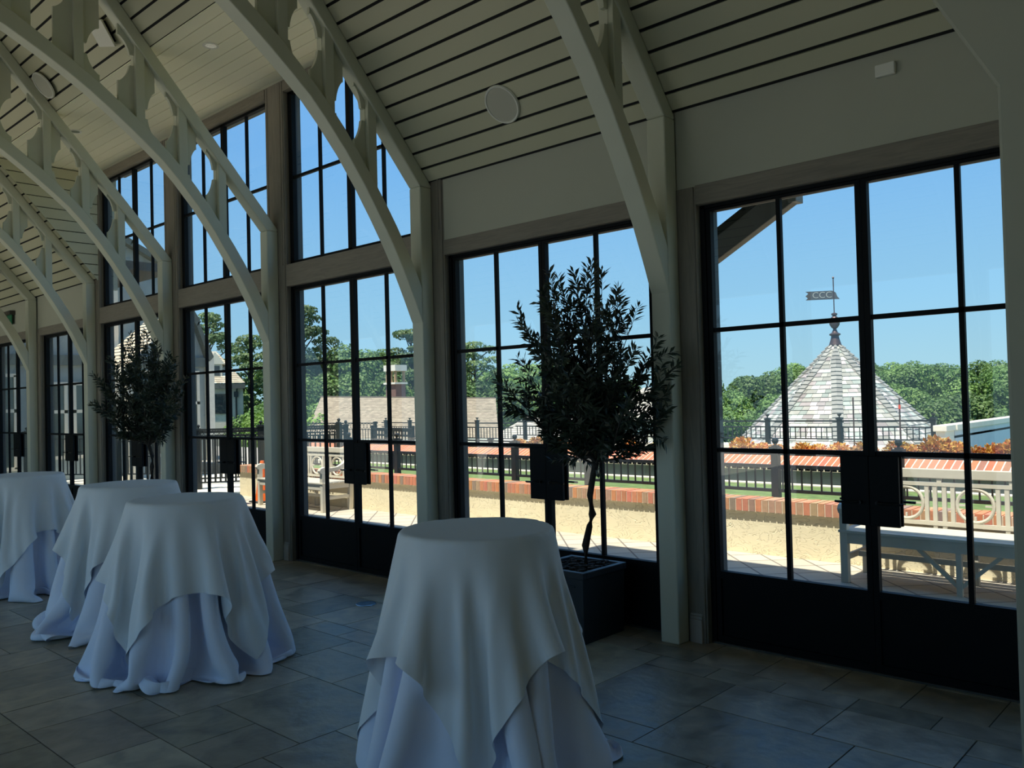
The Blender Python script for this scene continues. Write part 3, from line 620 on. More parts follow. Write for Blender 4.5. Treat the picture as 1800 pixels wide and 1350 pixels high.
# ================================================================ POTTED OLIVE TREES
def make_olive(seed, rx, rz, trunk, cz, cyo, nb=44, leaves=20):
    rr = random.Random(seed); E = empty('potted_olive_tree')
    q = MB(); a, b = .225, .235
    q.hexa([(-a, -a, 0), (a, -a, 0), (a, a, 0), (-a, a, 0), (-b, -b, .455), (b, -b, .455), (b, b, .455), (-b, b, .455)])
    q.box(-.245, .245, -.245, -.205, .43, .475); q.box(-.245, .245, .205, .245, .43, .475); q.box(-.245, -.205, -.205, .205, .43, .475); q.box(.205, .245, -.205, .205, .43, .475)
    for s in (-1, 1):
        q.box(-.17, .17, s * .233 - .004, s * .233 + .004, .06, .072); q.box(-.17, .17, s * .238 - .004, s * .238 + .004, .37, .382)
    q.build('planter_box', M['planter'], E, bevel=.004)
    q = MB()
    for i in range(170):
        x, y = rr.uniform(-.19, .19), rr.uniform(-.19, .19); s = rr.uniform(.012, .028); z = .462 + rr.uniform(-.01, .012); an = rr.uniform(0, PI)
        ca, sa = math.cos(an), math.sin(an); P8 = []
        for zz in (-.5, .5):
            for u, v in ((-1, -.5), (1, -.5), (1, .5), (-1, .5)):
                k = rr.uniform(.7, 1.1); P8.append((x + (u * ca - v * sa) * s * k, y + (u * sa + v * ca) * s * k, z + zz * s * .7))
        q.hexa(P8)
    q.box(-.205, .205, -.205, .205, .3, .452); q.build('mulch', M['soil'], E)
    q = MB(); q.tube(trunk, [.025, .027, .022, .028, .023, .021, .024][:len(trunk)], 8); fork = Vector(trunk[-1])
    lf = MB(); tips = []
    for i in range(nb):
        az = 2 * PI * i / nb * 2.4 + rr.uniform(-.3, .3); el = rr.uniform(-.32, 1); rad = rr.uniform(.55, 1)
        hz = math.sqrt(max(.05, 1 - max(el, 0) ** 1.4)) * rad
        tgt = Vector((trunk[0][0] * 0 + fork.x + .05 + math.cos(az) * rx * hz, fork.y + cyo + math.sin(az) * rx * .72 * hz, cz + el * rz))
        if i == 0: tgt = Vector((fork.x, fork.y, cz + rz * 1.04))
        mid = fork.lerp(tgt, .45) + Vector((rr.uniform(-.05, .05), rr.uniform(-.05, .05), -.06 * (1 - el))); s0 = fork + Vector((0, 0, -.02 + .10 * (i % 4) / 4))
        pts = [s0, fork.lerp(mid, .5), mid, mid.lerp(tgt, .5) + Vector((rr.uniform(-.03, .03), rr.uniform(-.03, .03), .02)), tgt]
        q.tube(pts, [.009, .008, .006, .004, .002], 5)
        # twigs
        for j in range(11):
            t = .30 + .70 * j / 10; k = min(3, int(t * 4)); p = pts[k].lerp(pts[k + 1], t * 4 - k); d = (pts[k + 1] - pts[k]).normalized()
            d2 = (d + Vector((rr.gauss(0, .6), rr.gauss(0, .6), rr.gauss(.15, .5)))).normalized(); L = rr.uniform(.10, .22) * (1.15 - .3 * t); e = p + d2 * L
            if j == 10: e = p + d * .14; d2 = d
            q.tube([p, e], [.0022, .001], 3, caps=False)
            for m_ in range(leaves):
                s = (m_ + .5) / leaves; b0 = p.lerp(e, s); side = Vector((rr.gauss(0, 1), rr.gauss(0, 1), rr.gauss(0, 1))); side = (side - d2 * side.dot(d2)).normalized()
                ld = (d2 * .75 + side * .8).normalized(); wv = ld.cross(Vector((rr.gauss(0, 1), rr.gauss(0, 1), rr.gauss(0, 1)))).normalized(); ll = rr.uniform(.055, .09); ww = rr.uniform(.007, .0105)
                dr = Vector((0, 0, -.006)); c1 = b0 + ld * ll * .5; c2 = b0 + ld * ll + dr
                lf.quad([b0, c1 + wv * ww, c2, c1 - wv * ww])
    q.build('trunk_and_branches', M['bark'], E, smooth=True, norm=False)
    lf.build('foliage', M['leaf'], E, norm=False)
    return E
o1 = make_olive(3, .60, .72, [(.05, .04, .44), (.05, .04, .60), (.09, .04, .74), (.11, .05, .82), (.10, .04, .95), (.13, .04, 1.08), (.16, .04, 1.18)], 1.68, -.20)
o1.location = (-3.675, 4.60, 0); put(o1, 'dark olive tree in a square charcoal planter beside the nearest tables', 'potted tree', 'potted olive trees')
o2 = make_olive(9, .66, .66, [(0, 0, .44), (.02, 0, .62), (-.01, 0, .80), (.0, .0, .95), (.02, .0, 1.08), (-.02, -.02, 1.2)], 1.72, -.10)
o2.location = (-9.78, 4.36, 0); put(o2, 'spreading olive tree standing between the far tables and the doors', 'potted tree', 'potted olive trees')
# ================================================================ OUTSIDE
def brickcol(rr):
    t = rr.random()
    if t < .55: return (rr.uniform(.50, .66), rr.uniform(.20, .27), rr.uniform(.10, .14))
    if t < .85: return (rr.uniform(.42, .5), rr.uniform(.25, .30), rr.uniform(.15, .19))
    return (rr.uniform(.28, .36), rr.uniform(.20, .24), rr.uniform(.14, .17))
MORTAR = (.72, .62, .45)
q = MB(); q.box(-15.2, 4, 5.16, 7.95, -.25, 0); struct(q, 'floor_terrace', M['paver'], 'sunlit terrace of diagonal stone pavers outside the doors')
# low stucco wall with brick coping
E = empty('garden_wall', (-6, 8.05, 0), label='low cream stucco wall with soldier-course brick coping along the terrace', cat='wall')
q = MB(); q.box(-14.2 + 6, 4 + 6, -.10, .14, -.1, .435); q.build('stucco_body', M['stucco'], E)
rb = random.Random(3); q = MB(); q.box(-14.25 + 6, 10.02, -.131, .146, .43, .548, 0, MORTAR)
x = -14.22 + 6
while x < 10:
    w = .060; q.box(x, x + w, -.139, .15, .436 + rb.uniform(-.001, .001), .556 + rb.uniform(-.002, .002), 0, brickcol(rb)); x += w + .0115
q.build('brick_coping', M['tint'], E)
q = MB(); q.box(-13.8, 6, 8.205, 9.795, .2, .50); put(q.build('lawn', M['grass']), 'strip of bright green lawn behind the low stucco wall', 'lawn', kind='stuff')
q = MB(); q.box(-16, 6, 9.80, 9.95, .40, .512); struct(q, 'trim_30', M['cream'], 'pale edging strip at the foot of the planter wall')
# planter wall with sloping brick top
E = empty('planter_wall', (-6, 9.95, 0), label='blue-grey planter wall topped with a sloping course of red bricks', cat='wall')
q = MB(); q.box(-10, 12, 0, .28, .3, .745); q.build('wall_body', M['tealwall'], E)
q = MB(); rb = random.Random(8)
sl = lambda y: .735 + (y + .06) * .40
def tile(x0, x1, h, c): q.hexa([(x0, -.06, sl(-.06) + h - .06), (x1, -.06, sl(-.06) + h - .06), (x1, .25, sl(.25) + h - .06), (x0, .25, sl(.25) + h - .06), (x0, -.06, sl(-.06) + h), (x1, -.06, sl(-.06) + h), (x1, .25, sl(.25) + h), (x0, .25, sl(.25) + h)], 0, c)
tile(-10, 12, -.003, MORTAR); x = -10
while x < 12: tile(x, x + .066, 0, tuple(c_ * f_ for c_, f_ in zip(brickcol(rb), (.95, .62, .52)))); x += .081
q.build('brick_top', M['tint'], E)
q = MB(); q.box(-10, 12, .285, .75, .4, .815); q.build('soil', M['soil'], E)
q = MB(); q.box(-34, 12, 10.75, 15.6, -.2, .18); struct(q, 'floor_roof_terrace', M['gravel'], 'gravel roof between the planter and the far railing')
# leafy orange plants
def make_plant(sd_):
    rr = random.Random(sd_); E = empty('croton_plant'); q = MB()
    for i in range(420):
        az = rr.uniform(0, 2 * PI); el = math.acos(rr.uniform(0.0, 1)); d = Vector((math.sin(el) * math.cos(az), math.sin(el) * math.sin(az), math.cos(el) * .85)); b = d * rr.uniform(.07, .155) + Vector((0, 0, .05)); L = rr.uniform(.035, .06)
        d2 = (d + Vector((rr.gauss(0, .6), rr.gauss(0, .6), rr.gauss(.1, .4)))).normalized(); w = d2.cross(Vector((rr.gauss(0, 1), rr.gauss(0, 1), 1))).normalized() * rr.uniform(.012, .018)
        q.quad([b, b + d2 * L * .5 + w, b + d2 * L, b + d2 * L * .5 - w])
    q.build('foliage', M['croton'], E, norm=False); q = MB(); q.tube([(0, 0, 0), (0, 0, .10)], .012, 6); q.build('stem', M['bark'], E); return E
pl = [make_plant(1), make_plant(2), make_plant(3)]; used = set()
PX = [(-9.55, .8), (-9.15, 1), (-8.66, .9), (-8.35, 1.1), (-7.9, .8), (-7.31, 1), (-6.8, .8), (-5.95, .7), (-5.47, 1.15), (-5.17, .8), (-4.98, .75), (-4.62, .85), (-4.42, .8), (-4.15, .9), (-3.85, 1), (-3.45, 1.05), (-3.28, .85), (-3.02, 1.35), (-2.82, 1.05), (-2.62, .85), (-2.42, .95), (-2.22, 1.25), (-1.98, 1.1), (-1.6, 1)]
for i, (x, s) in enumerate(PX):
    b = pl[i % 3]; o = b if i < 3 else copy_tree(b)
    o.location = (x, 10.50, .817); o.scale = (s * .98,) * 3; o.rotation_euler = (0, 0, i * 1.3)
    put(o, 'orange leafy plant in the row along the brick-topped planter', 'plant', 'orange plants in the brick-topped planter')

# ---------------- iron railings
def rail_fence(name, pts, z0, zs, post_top, bal_sp, label, posts, pw=.075, ball=True, bal=(.014, None), rw=.035, rings=None, balz=None):
    """pts: two end points; zs: rail heights; posts: parameters along the run"""
    a, b = Vector((*pts[0], 0)), Vector((*pts[1], 0)); L = (b - a).length; d = (b - a).normalized(); ang = math.atan2(d.y, d.x)
    E = empty(name, (a.x, a.y, 0), ang, label=label, cat='railing')
    for z, h in zs:
        q = MB(); q.box(0, L, -rw / 2, rw / 2, z - h / 2, z + h / 2); q.build('rail', M['iron'], E)
    q = MB(); x = bal_sp / 2; zb = balz
    while x < L: q.box(x - bal[0] / 2, x + bal[0] / 2, -bal[0] / 2, bal[0] / 2, zb[0], zb[1]); x += bal_sp
    q.build('balusters', M['iron'], E)
    if rings:
        q = MB(); x = rings[1]; zc_, rr_ = rings[0], rings[1]
        while x < L: q.ring((x, 0, zc_), rr_ - .006, .006, 'y', 16, 5); x += rr_ * 1.75
        q.build('ring_frieze', M['iron'], E)
    for x in posts:
        q = MB(); q.box(x - pw / 2, x + pw / 2, -pw / 2, pw / 2, z0, post_top - .04); q.box(x - pw * .68, x + pw * .68, -pw * .68, pw * .68, post_top - .04, post_top - .015); q.box(x - pw * .4, x + pw * .4, -pw * .4, pw * .4, post_top - .015, post_top)
        if ball == True: q.lathe([(.012, 0), (.012, .012), (.028, .025), (.036, .045), (.03, .066), (.012, .078)], 14, (x, 0, post_top))
        elif ball == 'cup': q.lathe([(.012, 0), (.012, .02), (.03, .035), (.042, .06), (.02, .05)], 12, (x, 0, post_top))
        q.build('post', M['iron'], E)
    return E
rail_fence('iron_railing', ((-13.76, 8.27), (2.5, 8.27)), .50, [(.998, .03), (.868, .035), (.618, .032)], 1.085, .1015, 'dark iron railing standing behind the low stucco wall', [ -3.935 + 1.225 * i + 13.76 for i in range(-8, 5)], balz=(.62, .868))
q = MB(); q.box(-12, -4.14, 14.9, 15.35, -.6, .655); q.box(-12.02, -4.10, 14.84, 15.4, .56, .66)
struct(q, 'trim_31', M['cream'], 'cream stone coping that carries the far railing', bevel=.01)
rail_fence('iron_railing', ((-13.8, 15.05), (-4.32, 15.05)), .655, [(1.10, .03), (.99, .022), (.775, .022)], 1.165, .0985, 'dark iron railing in front of the conical slate roof', [13.8 - 7.30, 13.8 - 5.93, 13.8 - 4.36, 13.8 - 8.7, 13.8 - 10.1, 13.8 - 11.5, .3], ball='cup', balz=(.775, .99), rw=.03)
rail_fence('iron_railing', ((-19.4, 15.4), (-13.9, 15.05)), .18, [(1.06, .03), (.95, .022), (.68, .022)], 1.14, .11, 'dark iron railing before the long shingled roof, left of the conical one', [.2, 1.35, 2.8, 4.2], ball='cup', balz=(.68, .95), rw=.03)
rail_fence('iron_railing', ((-23.2, 15.2), (-19.6, 15.4)), .18, [(1.05, .03), (.86, .02), (.30, .02)], 1.10, .12, 'dark railing with a frieze of rings, seen above the left bench', [.05, 1.8, 3.5], ball=False, balz=(.3, .86), rings=(.955, .085), rw=.03)
rail_fence('iron_railing', ((-16.6, 6.35), (-13.9, 10.05)), -.1, [(1.20, .035), (1.08, .022), (.18, .025)], 1.27, .095, 'tall dark railing with rings near the orange cone', [.08, 1.55, 3.0, 4.5], ball=True, balz=(.18, 1.08), rings=(1.14, .055), rw=.05, pw=.12, bal=(.034, None))
rail_fence('iron_railing', ((-17.6, 7.0), (-14.9, 10.9)), -.1, [(1.12, .05), (.98, .03), (.16, .03)], 1.2, .11, 'second tall dark railing just behind the ringed one near the orange cone', [.1, 1.7, 3.2, 4.7], ball=True, balz=(.16, .98), rw=.05, bal=(.03, None), pw=.11)
rail_fence('iron_railing', ((-21.5, 6.6), (-16.7, 9.6)), -.1, [(1.1, .035), (.99, .022), (.18, .025)], 1.2, .11, 'dark railing farther back, seen between the far doors', [.1, 2.0, 3.9], ball=True, balz=(.18, .99), rw=.05, bal=(.022, None), pw=.10)
rail_fence('iron_railing', ((-14.9, 12.6), (-10.6, 12.2)), .18, [(.80, .03), (.70, .02), (.25, .02)], .86, .12, 'dark iron railing beyond the lawn, behind the left bench', [.1, 1.5, 2.9, 4.2], ball=False, balz=(.25, .70), rw=.03)
# lattice gate
E = empty('lattice_gate', (-16.0, 13.0, 0), math.radians(-8), label='dark lattice gate among the railings beyond the left bench', cat='gate')
q = MB()
for i in range(14): q.box(-.9 + i * .135, -.86 + i * .135, -.01, .01, .3, .98)
for i in range(6): q.box(-.92, .92, -.012, .012, .34 + i * .12, .385 + i * .12)
q.build('lattice', M['iron'], E); q = MB(); q.box(-.97, -.92, -.03, .03, 0, 1.08); q.box(.92, .97, -.03, .03, 0, 1.08); q.box(-.97, .97, -.025, .025, .98, 1.02); q.build('gate_frame', M['iron'], E)
# cream pier and parapet on the right
q = MB(); q.box(-4.28, -4.13, 14.86, 15.35, -.5, .93); q.box(-4.31, -4.10, 14.82, 15.35, .93, 1.03)
put(q.build('stone_pier', M['cream'], bevel=.01), 'short cream stone pier at the end of the far railing', 'pier')
q = MB(); q.box(-4.26, -4.12, 15.36, 40, -1.5, .93); q.box(-4.275, -4.12, 15.36, 40, .80, .84)
E = q.build('parapet_wall', M['parapet']); put(E, 'pale grey parapet wall running away at the right', 'wall')
q = MB(); q.box(-4.30, -4.08, 15.36, 40, .93, 1.03); q.build('coping', M['cream'], E, bevel=.01)
for x, h, lb, red in ((-5.545, 1.52, 'thin metal rod standing before the conical roof, plain one', 0), (-4.78, 1.49, 'thin metal rod with a red band before the conical roof', 1)):
    E = empty('metal_rod', (x, 14.7, .18), label=lb, cat='rod'); q = MB(); q.tube([(0, 0, 0), (0, 0, h - .18)], .013, 8); q.build('rod', M['copper'], E)
    if red: q = MB(); q.tube([(0, 0, h - .36), (0, 0, h - .29)], .018, 8); q.build('red_band', mat('red_band', (.7, .08, .04), .5), E)

# ---------------- slate turret
def turret():
    E = empty('slate_turret_roof', (-9.9, 25, 0), label='conical eight-sided slate roof with finial and weathervane', cat='roof')
    apex = 3.12; slope = 1.0; rr = random.Random(4); q = MB(); N = 8; view = math.atan2(-25, 9.9)
    hip = [view + i * PI / 4 for i in range(8)]; q2 = MB(); rows = 33; dz = .118
    def P(a, r, z): return Vector((r * math.cos(a), r * math.sin(a), z))
    def rad(z): return (apex - z) * .965 + .02
    for i in range(8):
        a0, a1 = hip[i], hip[(i + 1) % 8]; nrm = Vector((math.cos((a0 + a1) / 2 if i < 7 else a0 + PI / 8), math.sin((a0 + a1) / 2 if i < 7 else a0 + PI / 8), 1)).normalized()
        for r in range(rows):
            z0 = apex - .12 - (r + 1) * dz; z1 = z0 + dz
            A, B = P(a0, rad(z0), z0), P(a1, rad(z0), z0); A1, B1 = P(a0, rad(z1), z1), P(a1, rad(z1), z1); L = (B - A).length
            x = -rr.uniform(0, .2)
            while x < L:
                w = rr.uniform(.17, .34); t0, t1 = max(0, x / L), min(1, (x + w) / L); x += w
                if t1 - t0 < .004: continue
                g = .004 / L
                v = rr.choice([.25, .29, .33, .39, .50, .60]); tn = rr.random(); c = (v * 1.03, v * .97, v * .80) if tn < .55 else ((v * .93, v, v * .84) if tn < .78 else (v * 1.02, v * .86, v * .78))
                lo = nrm * .016; q.hexa([A.lerp(B, t0 + g) , A.lerp(B, t1 - g), A1.lerp(B1, t1 - g), A1.lerp(B1, t0 + g), A.lerp(B, t0 + g) + lo * 1.4, A.lerp(B, t1 - g) + lo * 1.4, A1.lerp(B1, t1 - g) + lo * .2, A1.lerp(B1, t0 + g) + lo * .2], 0, c)
        # hip caps
        for r in range(rows):
            z0 = apex - .12 - (r + 1) * dz; z1 = z0 + dz * 1.02; hw = min(.16, rad(z1) * .28 + .01)
            for sgn, b in ((1, 1), (-1, -1)):
                tdir = Vector((-math.sin(a0 + b * PI / 8), math.cos(a0 + b * PI / 8), 0)) * b; nn = Vector((math.cos(a0), math.sin(a0), 1)).normalized()
                l0, l1 = P(a0, rad(z0), z0) + nn * .075, P(a0, rad(z1), z1) + nn * .045
                # side direction lies in the facet
                v = rr.choice([.19, .22, .25, .28]); c = (v * 1.1, v * 1.05, v * .90)
                q2.hexa([l0 - nn * .03, l0 + tdir * hw - nn * .06, l1 + tdir * hw - nn * .05, l1 - nn * .03, l0, l0 + tdir * hw - nn * .012, l1 + tdir * hw - nn * .012, l1], 0, c)
    q.build('slates', M['slate'], E, norm=True); q2.build('hip_caps', M['slate'], E)
    zb = apex - .12 - rows * dz; pr = [P(hip[i], rad(zb) - .02, zb) for i in range(8)]
    q = MB(); [q.quad([pr[i], pr[(i + 1) % 8], (0, 0, apex - .03)], 0, (.25, .24, .22)) for i in range(8)]; q.build('underlay', M['slate'], E)
    q = MB(); q.lathe([(.18, -.10), (.155, -.02), (.12, .10), (.11, .17), (.16, .20), (.16, .23), (.09, .27), (.06, .34), (.045, .38), (.09, .42), (.14, .50), (.155, .58), (.14, .66), (.09, .73), (.05, .77), (.085, .80), (.085, .84), (.02, .87)], 24, (0, 0, apex)); q.build('finial', M['copper'], E, smooth=False)
    V = empty('weathervane', (0, 0, apex + .85)); V.parent = E
    q = MB(); q.tube([(0, 0, 0), (0, 0, 1.05)], .016, 8); q.lathe([(.01, 0), (.03, .02), (.03, .04), (.01, .07)], 8, (0, 0, 1.03)); q.build('spindle', M['copper'], V)
    a = .55  # banner points left in the picture, roughly square to the view
    prof = [(-.80, .68), (-.72, .62), (-.80, .545), (-.74, .48), (-.80, .42), (.17, .42), (.10, .50), (.06, .62), (-.04, .68)]
    q = MB(); q.prism(prof, 'y', -.008, .008); b = q.build('banner', mat('vane_copper', (.13, .12, .11), .4, .5), V); b.rotation_euler = (0, 0, a)
    cv = bpy.data.curves.new('t', 'FONT'); cv.body = 'CCC'; cv.size = .26; cv.align_x = 'CENTER'; cv.align_y = 'CENTER'; cv.extrude = .004; cv.space_character = 1.05
    to = bpy.data.objects.new('t', cv); C.objects.link(to); bpy.context.view_layer.update(); me = bpy.data.meshes.new_from_object(to); bpy.data.objects.remove(to); me.materials.clear(); me.materials.append(mat('vane_letters', (.42, .40, .33), .4, .3))
    L = bpy.data.objects.new('letters', me); C.objects.link(L); L.parent = V; L.rotation_euler = (PI / 2, 0, a); L.location = Vector((-.33 * math.cos(a), -.33 * math.sin(a), .55)) + Vector((math.sin(a), -math.cos(a), 0)) * .012
    # drum below
    q = MB(); q.lathe([(3.2, -7), (3.2, -.75)], 32); q.build('drum', M['cream'], E)
turret()

# ---------------- benches
def make_bench():
    E = empty('garden_bench'); B = M['benchp']      # local x 0..1.84, y 0 (front) .. .50 (back)
    for x in (.03, 1.81):
        q = MB(); q.box(x - .031, x + .031, -.03, .035, 0, .60); q.build('leg', B, E, bevel=.004)
    for x in (.03, 1.81):
        q = MB(); q.hexa([(x - .03, .46, 0), (x + .03, .46, 0), (x + .03, .53, 0), (x - .03, .53, 0), (x - .03, .50, .93), (x + .03, .50, .93), (x + .03, .56, .93), (x - .03, .56, .93)]); q.build('leg', B, E, bevel=.004)
    q = MB(); q.box(.9, .94, -.02, .025, 0, .34); q.build('leg', B, E)
    q = MB(); q.box(.9, .94, .46, .51, 0, .34); q.build('leg', B, E)
    for i in range(5):
        q = MB(); q.box(-.01, 1.85, -.04 + i * .105, .055 + i * .105, .425, .447); q.build('seat_slat', B, E, bevel=.003)
    q = MB(); q.box(.06, 1.78, -.022, .012, .335, .425); q.box(.06, 1.78, .46, .49, .345, .425); q.box(.015, .045, .03, .47, .345, .425); q.box(1.795, 1.825, .03, .47, .345, .425); q.build('seat_rail', B, E, bevel=.003)
    q = MB(); q.box(.06, 1.78, .22, .25, .19, .235); q.box(.015, .045, .03, .47, .185, .235); q.box(1.795, 1.825, .03, .47, .185, .235); q.build('stretcher', B, E, bevel=.003)
    q = MB(); q.beam((.92, .01, .06), (.62, .01, .34), .03, .035, (0, 1, 0)); q.beam((.92, .01, .06), (1.22, .01, .34), .03, .035, (0, 1, 0)); q.build('brace', B, E)
    # back: rails, rings and bars (local x of ring centres .33 .874 1.418 relative to left leg)
    y = .515
    q = MB(); q.box(.03, 1.81, y - .02, y + .02, .865, .945); q.build('top_rail', B, E, bevel=.006)
    q = MB(); q.box(.06, 1.78, y - .015, y + .015, .80, .832); q.box(.06, 1.78, y - .015, y + .015, .465, .50); q.build('back_rail', B, E)
    cs = [.376, .92, 1.464]
    for c in cs:
        q = MB(); q.ring((c, y, .648), .138, .015, 'y', 32, 8); q.box(c - .14, c - .075, y - .008, y + .008, .642, .656); q.box(c + .075, c + .14, y - .008, y + .008, .642, .656); q.box(c - .007, c + .007, y - .008, y + .008, .508, .56); q.build('back_ring', B, E)
    q = MB()
    for c in cs:
        for dx in (-.170, .170): q.box(c + dx - .016, c + dx + .016, y - .012, y + .012, .50, .80)
    for c in (.104, .648, 1.192, 1.736):
        for dx in (-.037, .037):
            if .05 < c + dx < 1.79: q.box(c + dx - .017, c + dx + .017, y - .012, y + .012, .43, .80)
        q.box(c - .018, c + .018, y - .012, y + .012, .83, .87)
    q.build('back_bars', B, E)
    for x in (.03, 1.81):
        q = MB(); pts = [(.52, .84), (.45, .80), (.36, .72), (.26, .675), (.14, .665), (.02, .685), (-.05, .665), (-.075, .63), (-.05, .59), (.0, .585), (.12, .60), (.26, .615), (.38, .65), (.46, .72), (.52, .76)]
        q.prism(pts, 'x', x - .03, x + .03); q.build('arm', B, E, bevel=.005)
    return E
b1 = make_bench(); b1.location = (-2.855, 7.20, 0); put(b1, 'cream slatted garden bench outside the nearest doors, its front in shade', 'bench', 'garden benches with ring backs')
b2 = copy_tree(b1); b2.location = (-12.53, 7.36, 0); put(b2, 'cream garden bench with scrolled arms in full sun, near the orange cone', 'bench', 'garden benches with ring backs')
E = empty('traffic_cone', (-12.86, 7.62, 0), label='orange traffic cone on the terrace beside the left bench', cat='traffic cone')
q = MB(); q.box(-.17, .17, -.17, .17, 0, .03); q.build('base', mat('cone_base', (.05, .05, .05), .8), E, bevel=.01)
q = MB(); q.lathe([(.13, .03), (.032, .70)], 28); q.build('cone', mat('cone_orange', (.9, .16, .02), .5), E, smooth=False)
# debris on the paving
E = q = MB(); q.box(-1.62, -1.56, 7.62, 7.67, 0, .045); put(q.build('brick_fragment', mat('dark_fragment', (.03, .02, .02), .9)), 'small dark block lying on the terrace under the nearest bench', 'debris')

# outside bracket arm above the nearest doors
E = empty('awning_arm', (-2.5, 5.62, 3.0), label='grey metal awning arm slanting across the top of the nearest doors', cat='awning arm')
q = MB(); q.beam((-.95, 0, -.50), (.02, 0, .03), .09, .165, (0, 0, 1)); q.build('arm', mat('arm_metal', (.09, .085, .085), .4, .2), E, bevel=.006)
q = MB(); q.beam((-.95, -.03, -.395), (.02, -.03, .135), .05, .05, (0, 0, 1)); q.build('top_channel', M['steel'], E)
q = MB(); q.box(.0, .06, -.06, .06, -.06, .28); q.build('end_bracket', mat('bracket_grey', (.2, .2, .19), .5), E, bevel=.005)
q = MB(); q.box(.01, .05, -.03, .03, .2, .75); q.build('hanger', M['steel'], E)

# ---------------- houses
def shingles(q, A, B, Ct, D, rows, cols, base, rr):
    """A,B eave ends; D,Ct ridge ends"""
    A, B, Ct, D = map(Vector, (A, B, Ct, D)); n = (B - A).cross(D - A).normalized()
    if n.z < 0: n = -n
    for r in range(rows):
        t0, t1 = r / rows, (r + 1) / rows
        a0, b0, a1, b1 = A.lerp(D, t0), B.lerp(Ct, t0), A.lerp(D, t1), B.lerp(Ct, t1); off = rr.random() / cols
        xs = [0] + [min(1, off + i / cols) for i in range(cols)] + [1]
        for s0, s1 in zip(xs[:-1], xs[1:]):
            if s1 - s0 < 1e-4: continue
            v = rr.uniform(.82, 1.15); c = tuple(b * v for b in base)
            q.quad([a0.lerp(b0, s0) + n * .03, a0.lerp(b0, s1) + n * .03, a1.lerp(b1, s1) + n * .005, a1.lerp(b1, s0) + n * .005], 0, c)
rr = random.Random(21)
E = empty('shingled_house', (-48, 40, -2), label='long brown shingled roof with brick chimney beyond the railings', cat='house')
q = MB(); o = Vector((48, -40, 2)); V3 = lambda x, y, z: Vector((x, y, z)) + o
rl, rr_pt = (-58.2, 40.0, 2.30), (-43.4, 45.2, 1.80)
el, er = (-54.0, 35.5, -.88), (-38.6, 40.4, -.9)
shingles(q, V3(*el), V3(*er), V3(*rr_pt), V3(*rl), 34, 60, (.36, .29, .205), rr)
bl, br = (-62.4, 44.5, -.9), (-48.2, 50.0, -.9); shingles(q, V3(*br), V3(*bl), V3(*rl), V3(*rr_pt), 8, 10, (.36, .29, .205), rr)
q.build('shingle_roof', M['shingle'], E, norm=False)
q = MB(); q.quad([V3(*el), V3(*rl), V3(*bl)]); q.quad([V3(*er), V3(*rr_pt), V3(*br)]); wl_ = [V3(*el), V3(*er), V3(*br), V3(*bl)]
for i in range(4): a, b = wl_[i], wl_[(i + 1) % 4]; q.quad([a, b, b - Vector((0, 0, 7)), a - Vector((0, 0, 7))])
q.build('walls', M['cream'], E, norm=False)
q = MB(); q.beam(V3(*rl), V3(*rr_pt), .3, .1); q.build('ridge_cap', mat('ridge_brown', (.16, .13, .10), .9), E)
q = MB(); cx, cy = -52.2 + 48, 42.9 - 40
q.box(cx - .62, cx + .62, cy - .5, cy + .5, 3.0, 5.15); q.build('chimney_stack', mat('dark_brick', (.19, .105, .085), .9, noise=(12, .3)), E)
q = MB(); q.box(cx - .74, cx + .74, cy - .6, cy + .6, 3.95, 4.08); q.box(cx - .72, cx + .72, cy - .65, cy + .65, 5.1, 5.25); q.build('chimney_band', M['cream'], E)
q = MB()
for a, b in ((-.52, -.42), (-.52, .42), (.52, -.42), (.52, .42), (0, -.42)): q.box(cx + a - .09, cx + a + .09, cy + b - .08, cy + b + .08, 5.25, 6.15)
q.build('chimney_piers', mat('tan_brick', (.35, .24, .13), .9), E)
q = MB(); q.box(cx - .72, cx + .72, cy - .6, cy + .6, 6.15, 6.62); q.build('chimney_cap', M['cream'], E)
E.scale = (.62,) * 3; E.location = (-48 * .62, 40 * .62, 1.625 - 3.625 * .62)
# second roof seen low behind the potted tree
E = empty('shingled_house', (-36, 45, -4), label='low tan roof behind the large potted tree', cat='house')
q = MB(); shingles(q, (-7, -3, 2.2), (4, -3, 2.2), (3.0, 1, 4.35), (-5, 1, 4.35), 16, 24, (.42, .38, .32), rr); shingles(q, (4.5, -3, 4.2), (8.5, -3, 4.2), (7.5, 1, 6.2), (5.2, 1, 6.2), 12, 12, (.42, .38, .32), rr); q.build('shingle_roof', M['shingle'], E, norm=False)
q = MB(); q.box(-6.8, 4.5, -2.6, 3, -6, 2.2); q.box(4.6, 8.4, -2.7, 3, -6, 4.2); q.build('walls', M['cream'], E)
E.scale = (.8,) * 3; E.location = (-36 * .8, 45 * .8, 1.625 - 5.625 * .8)
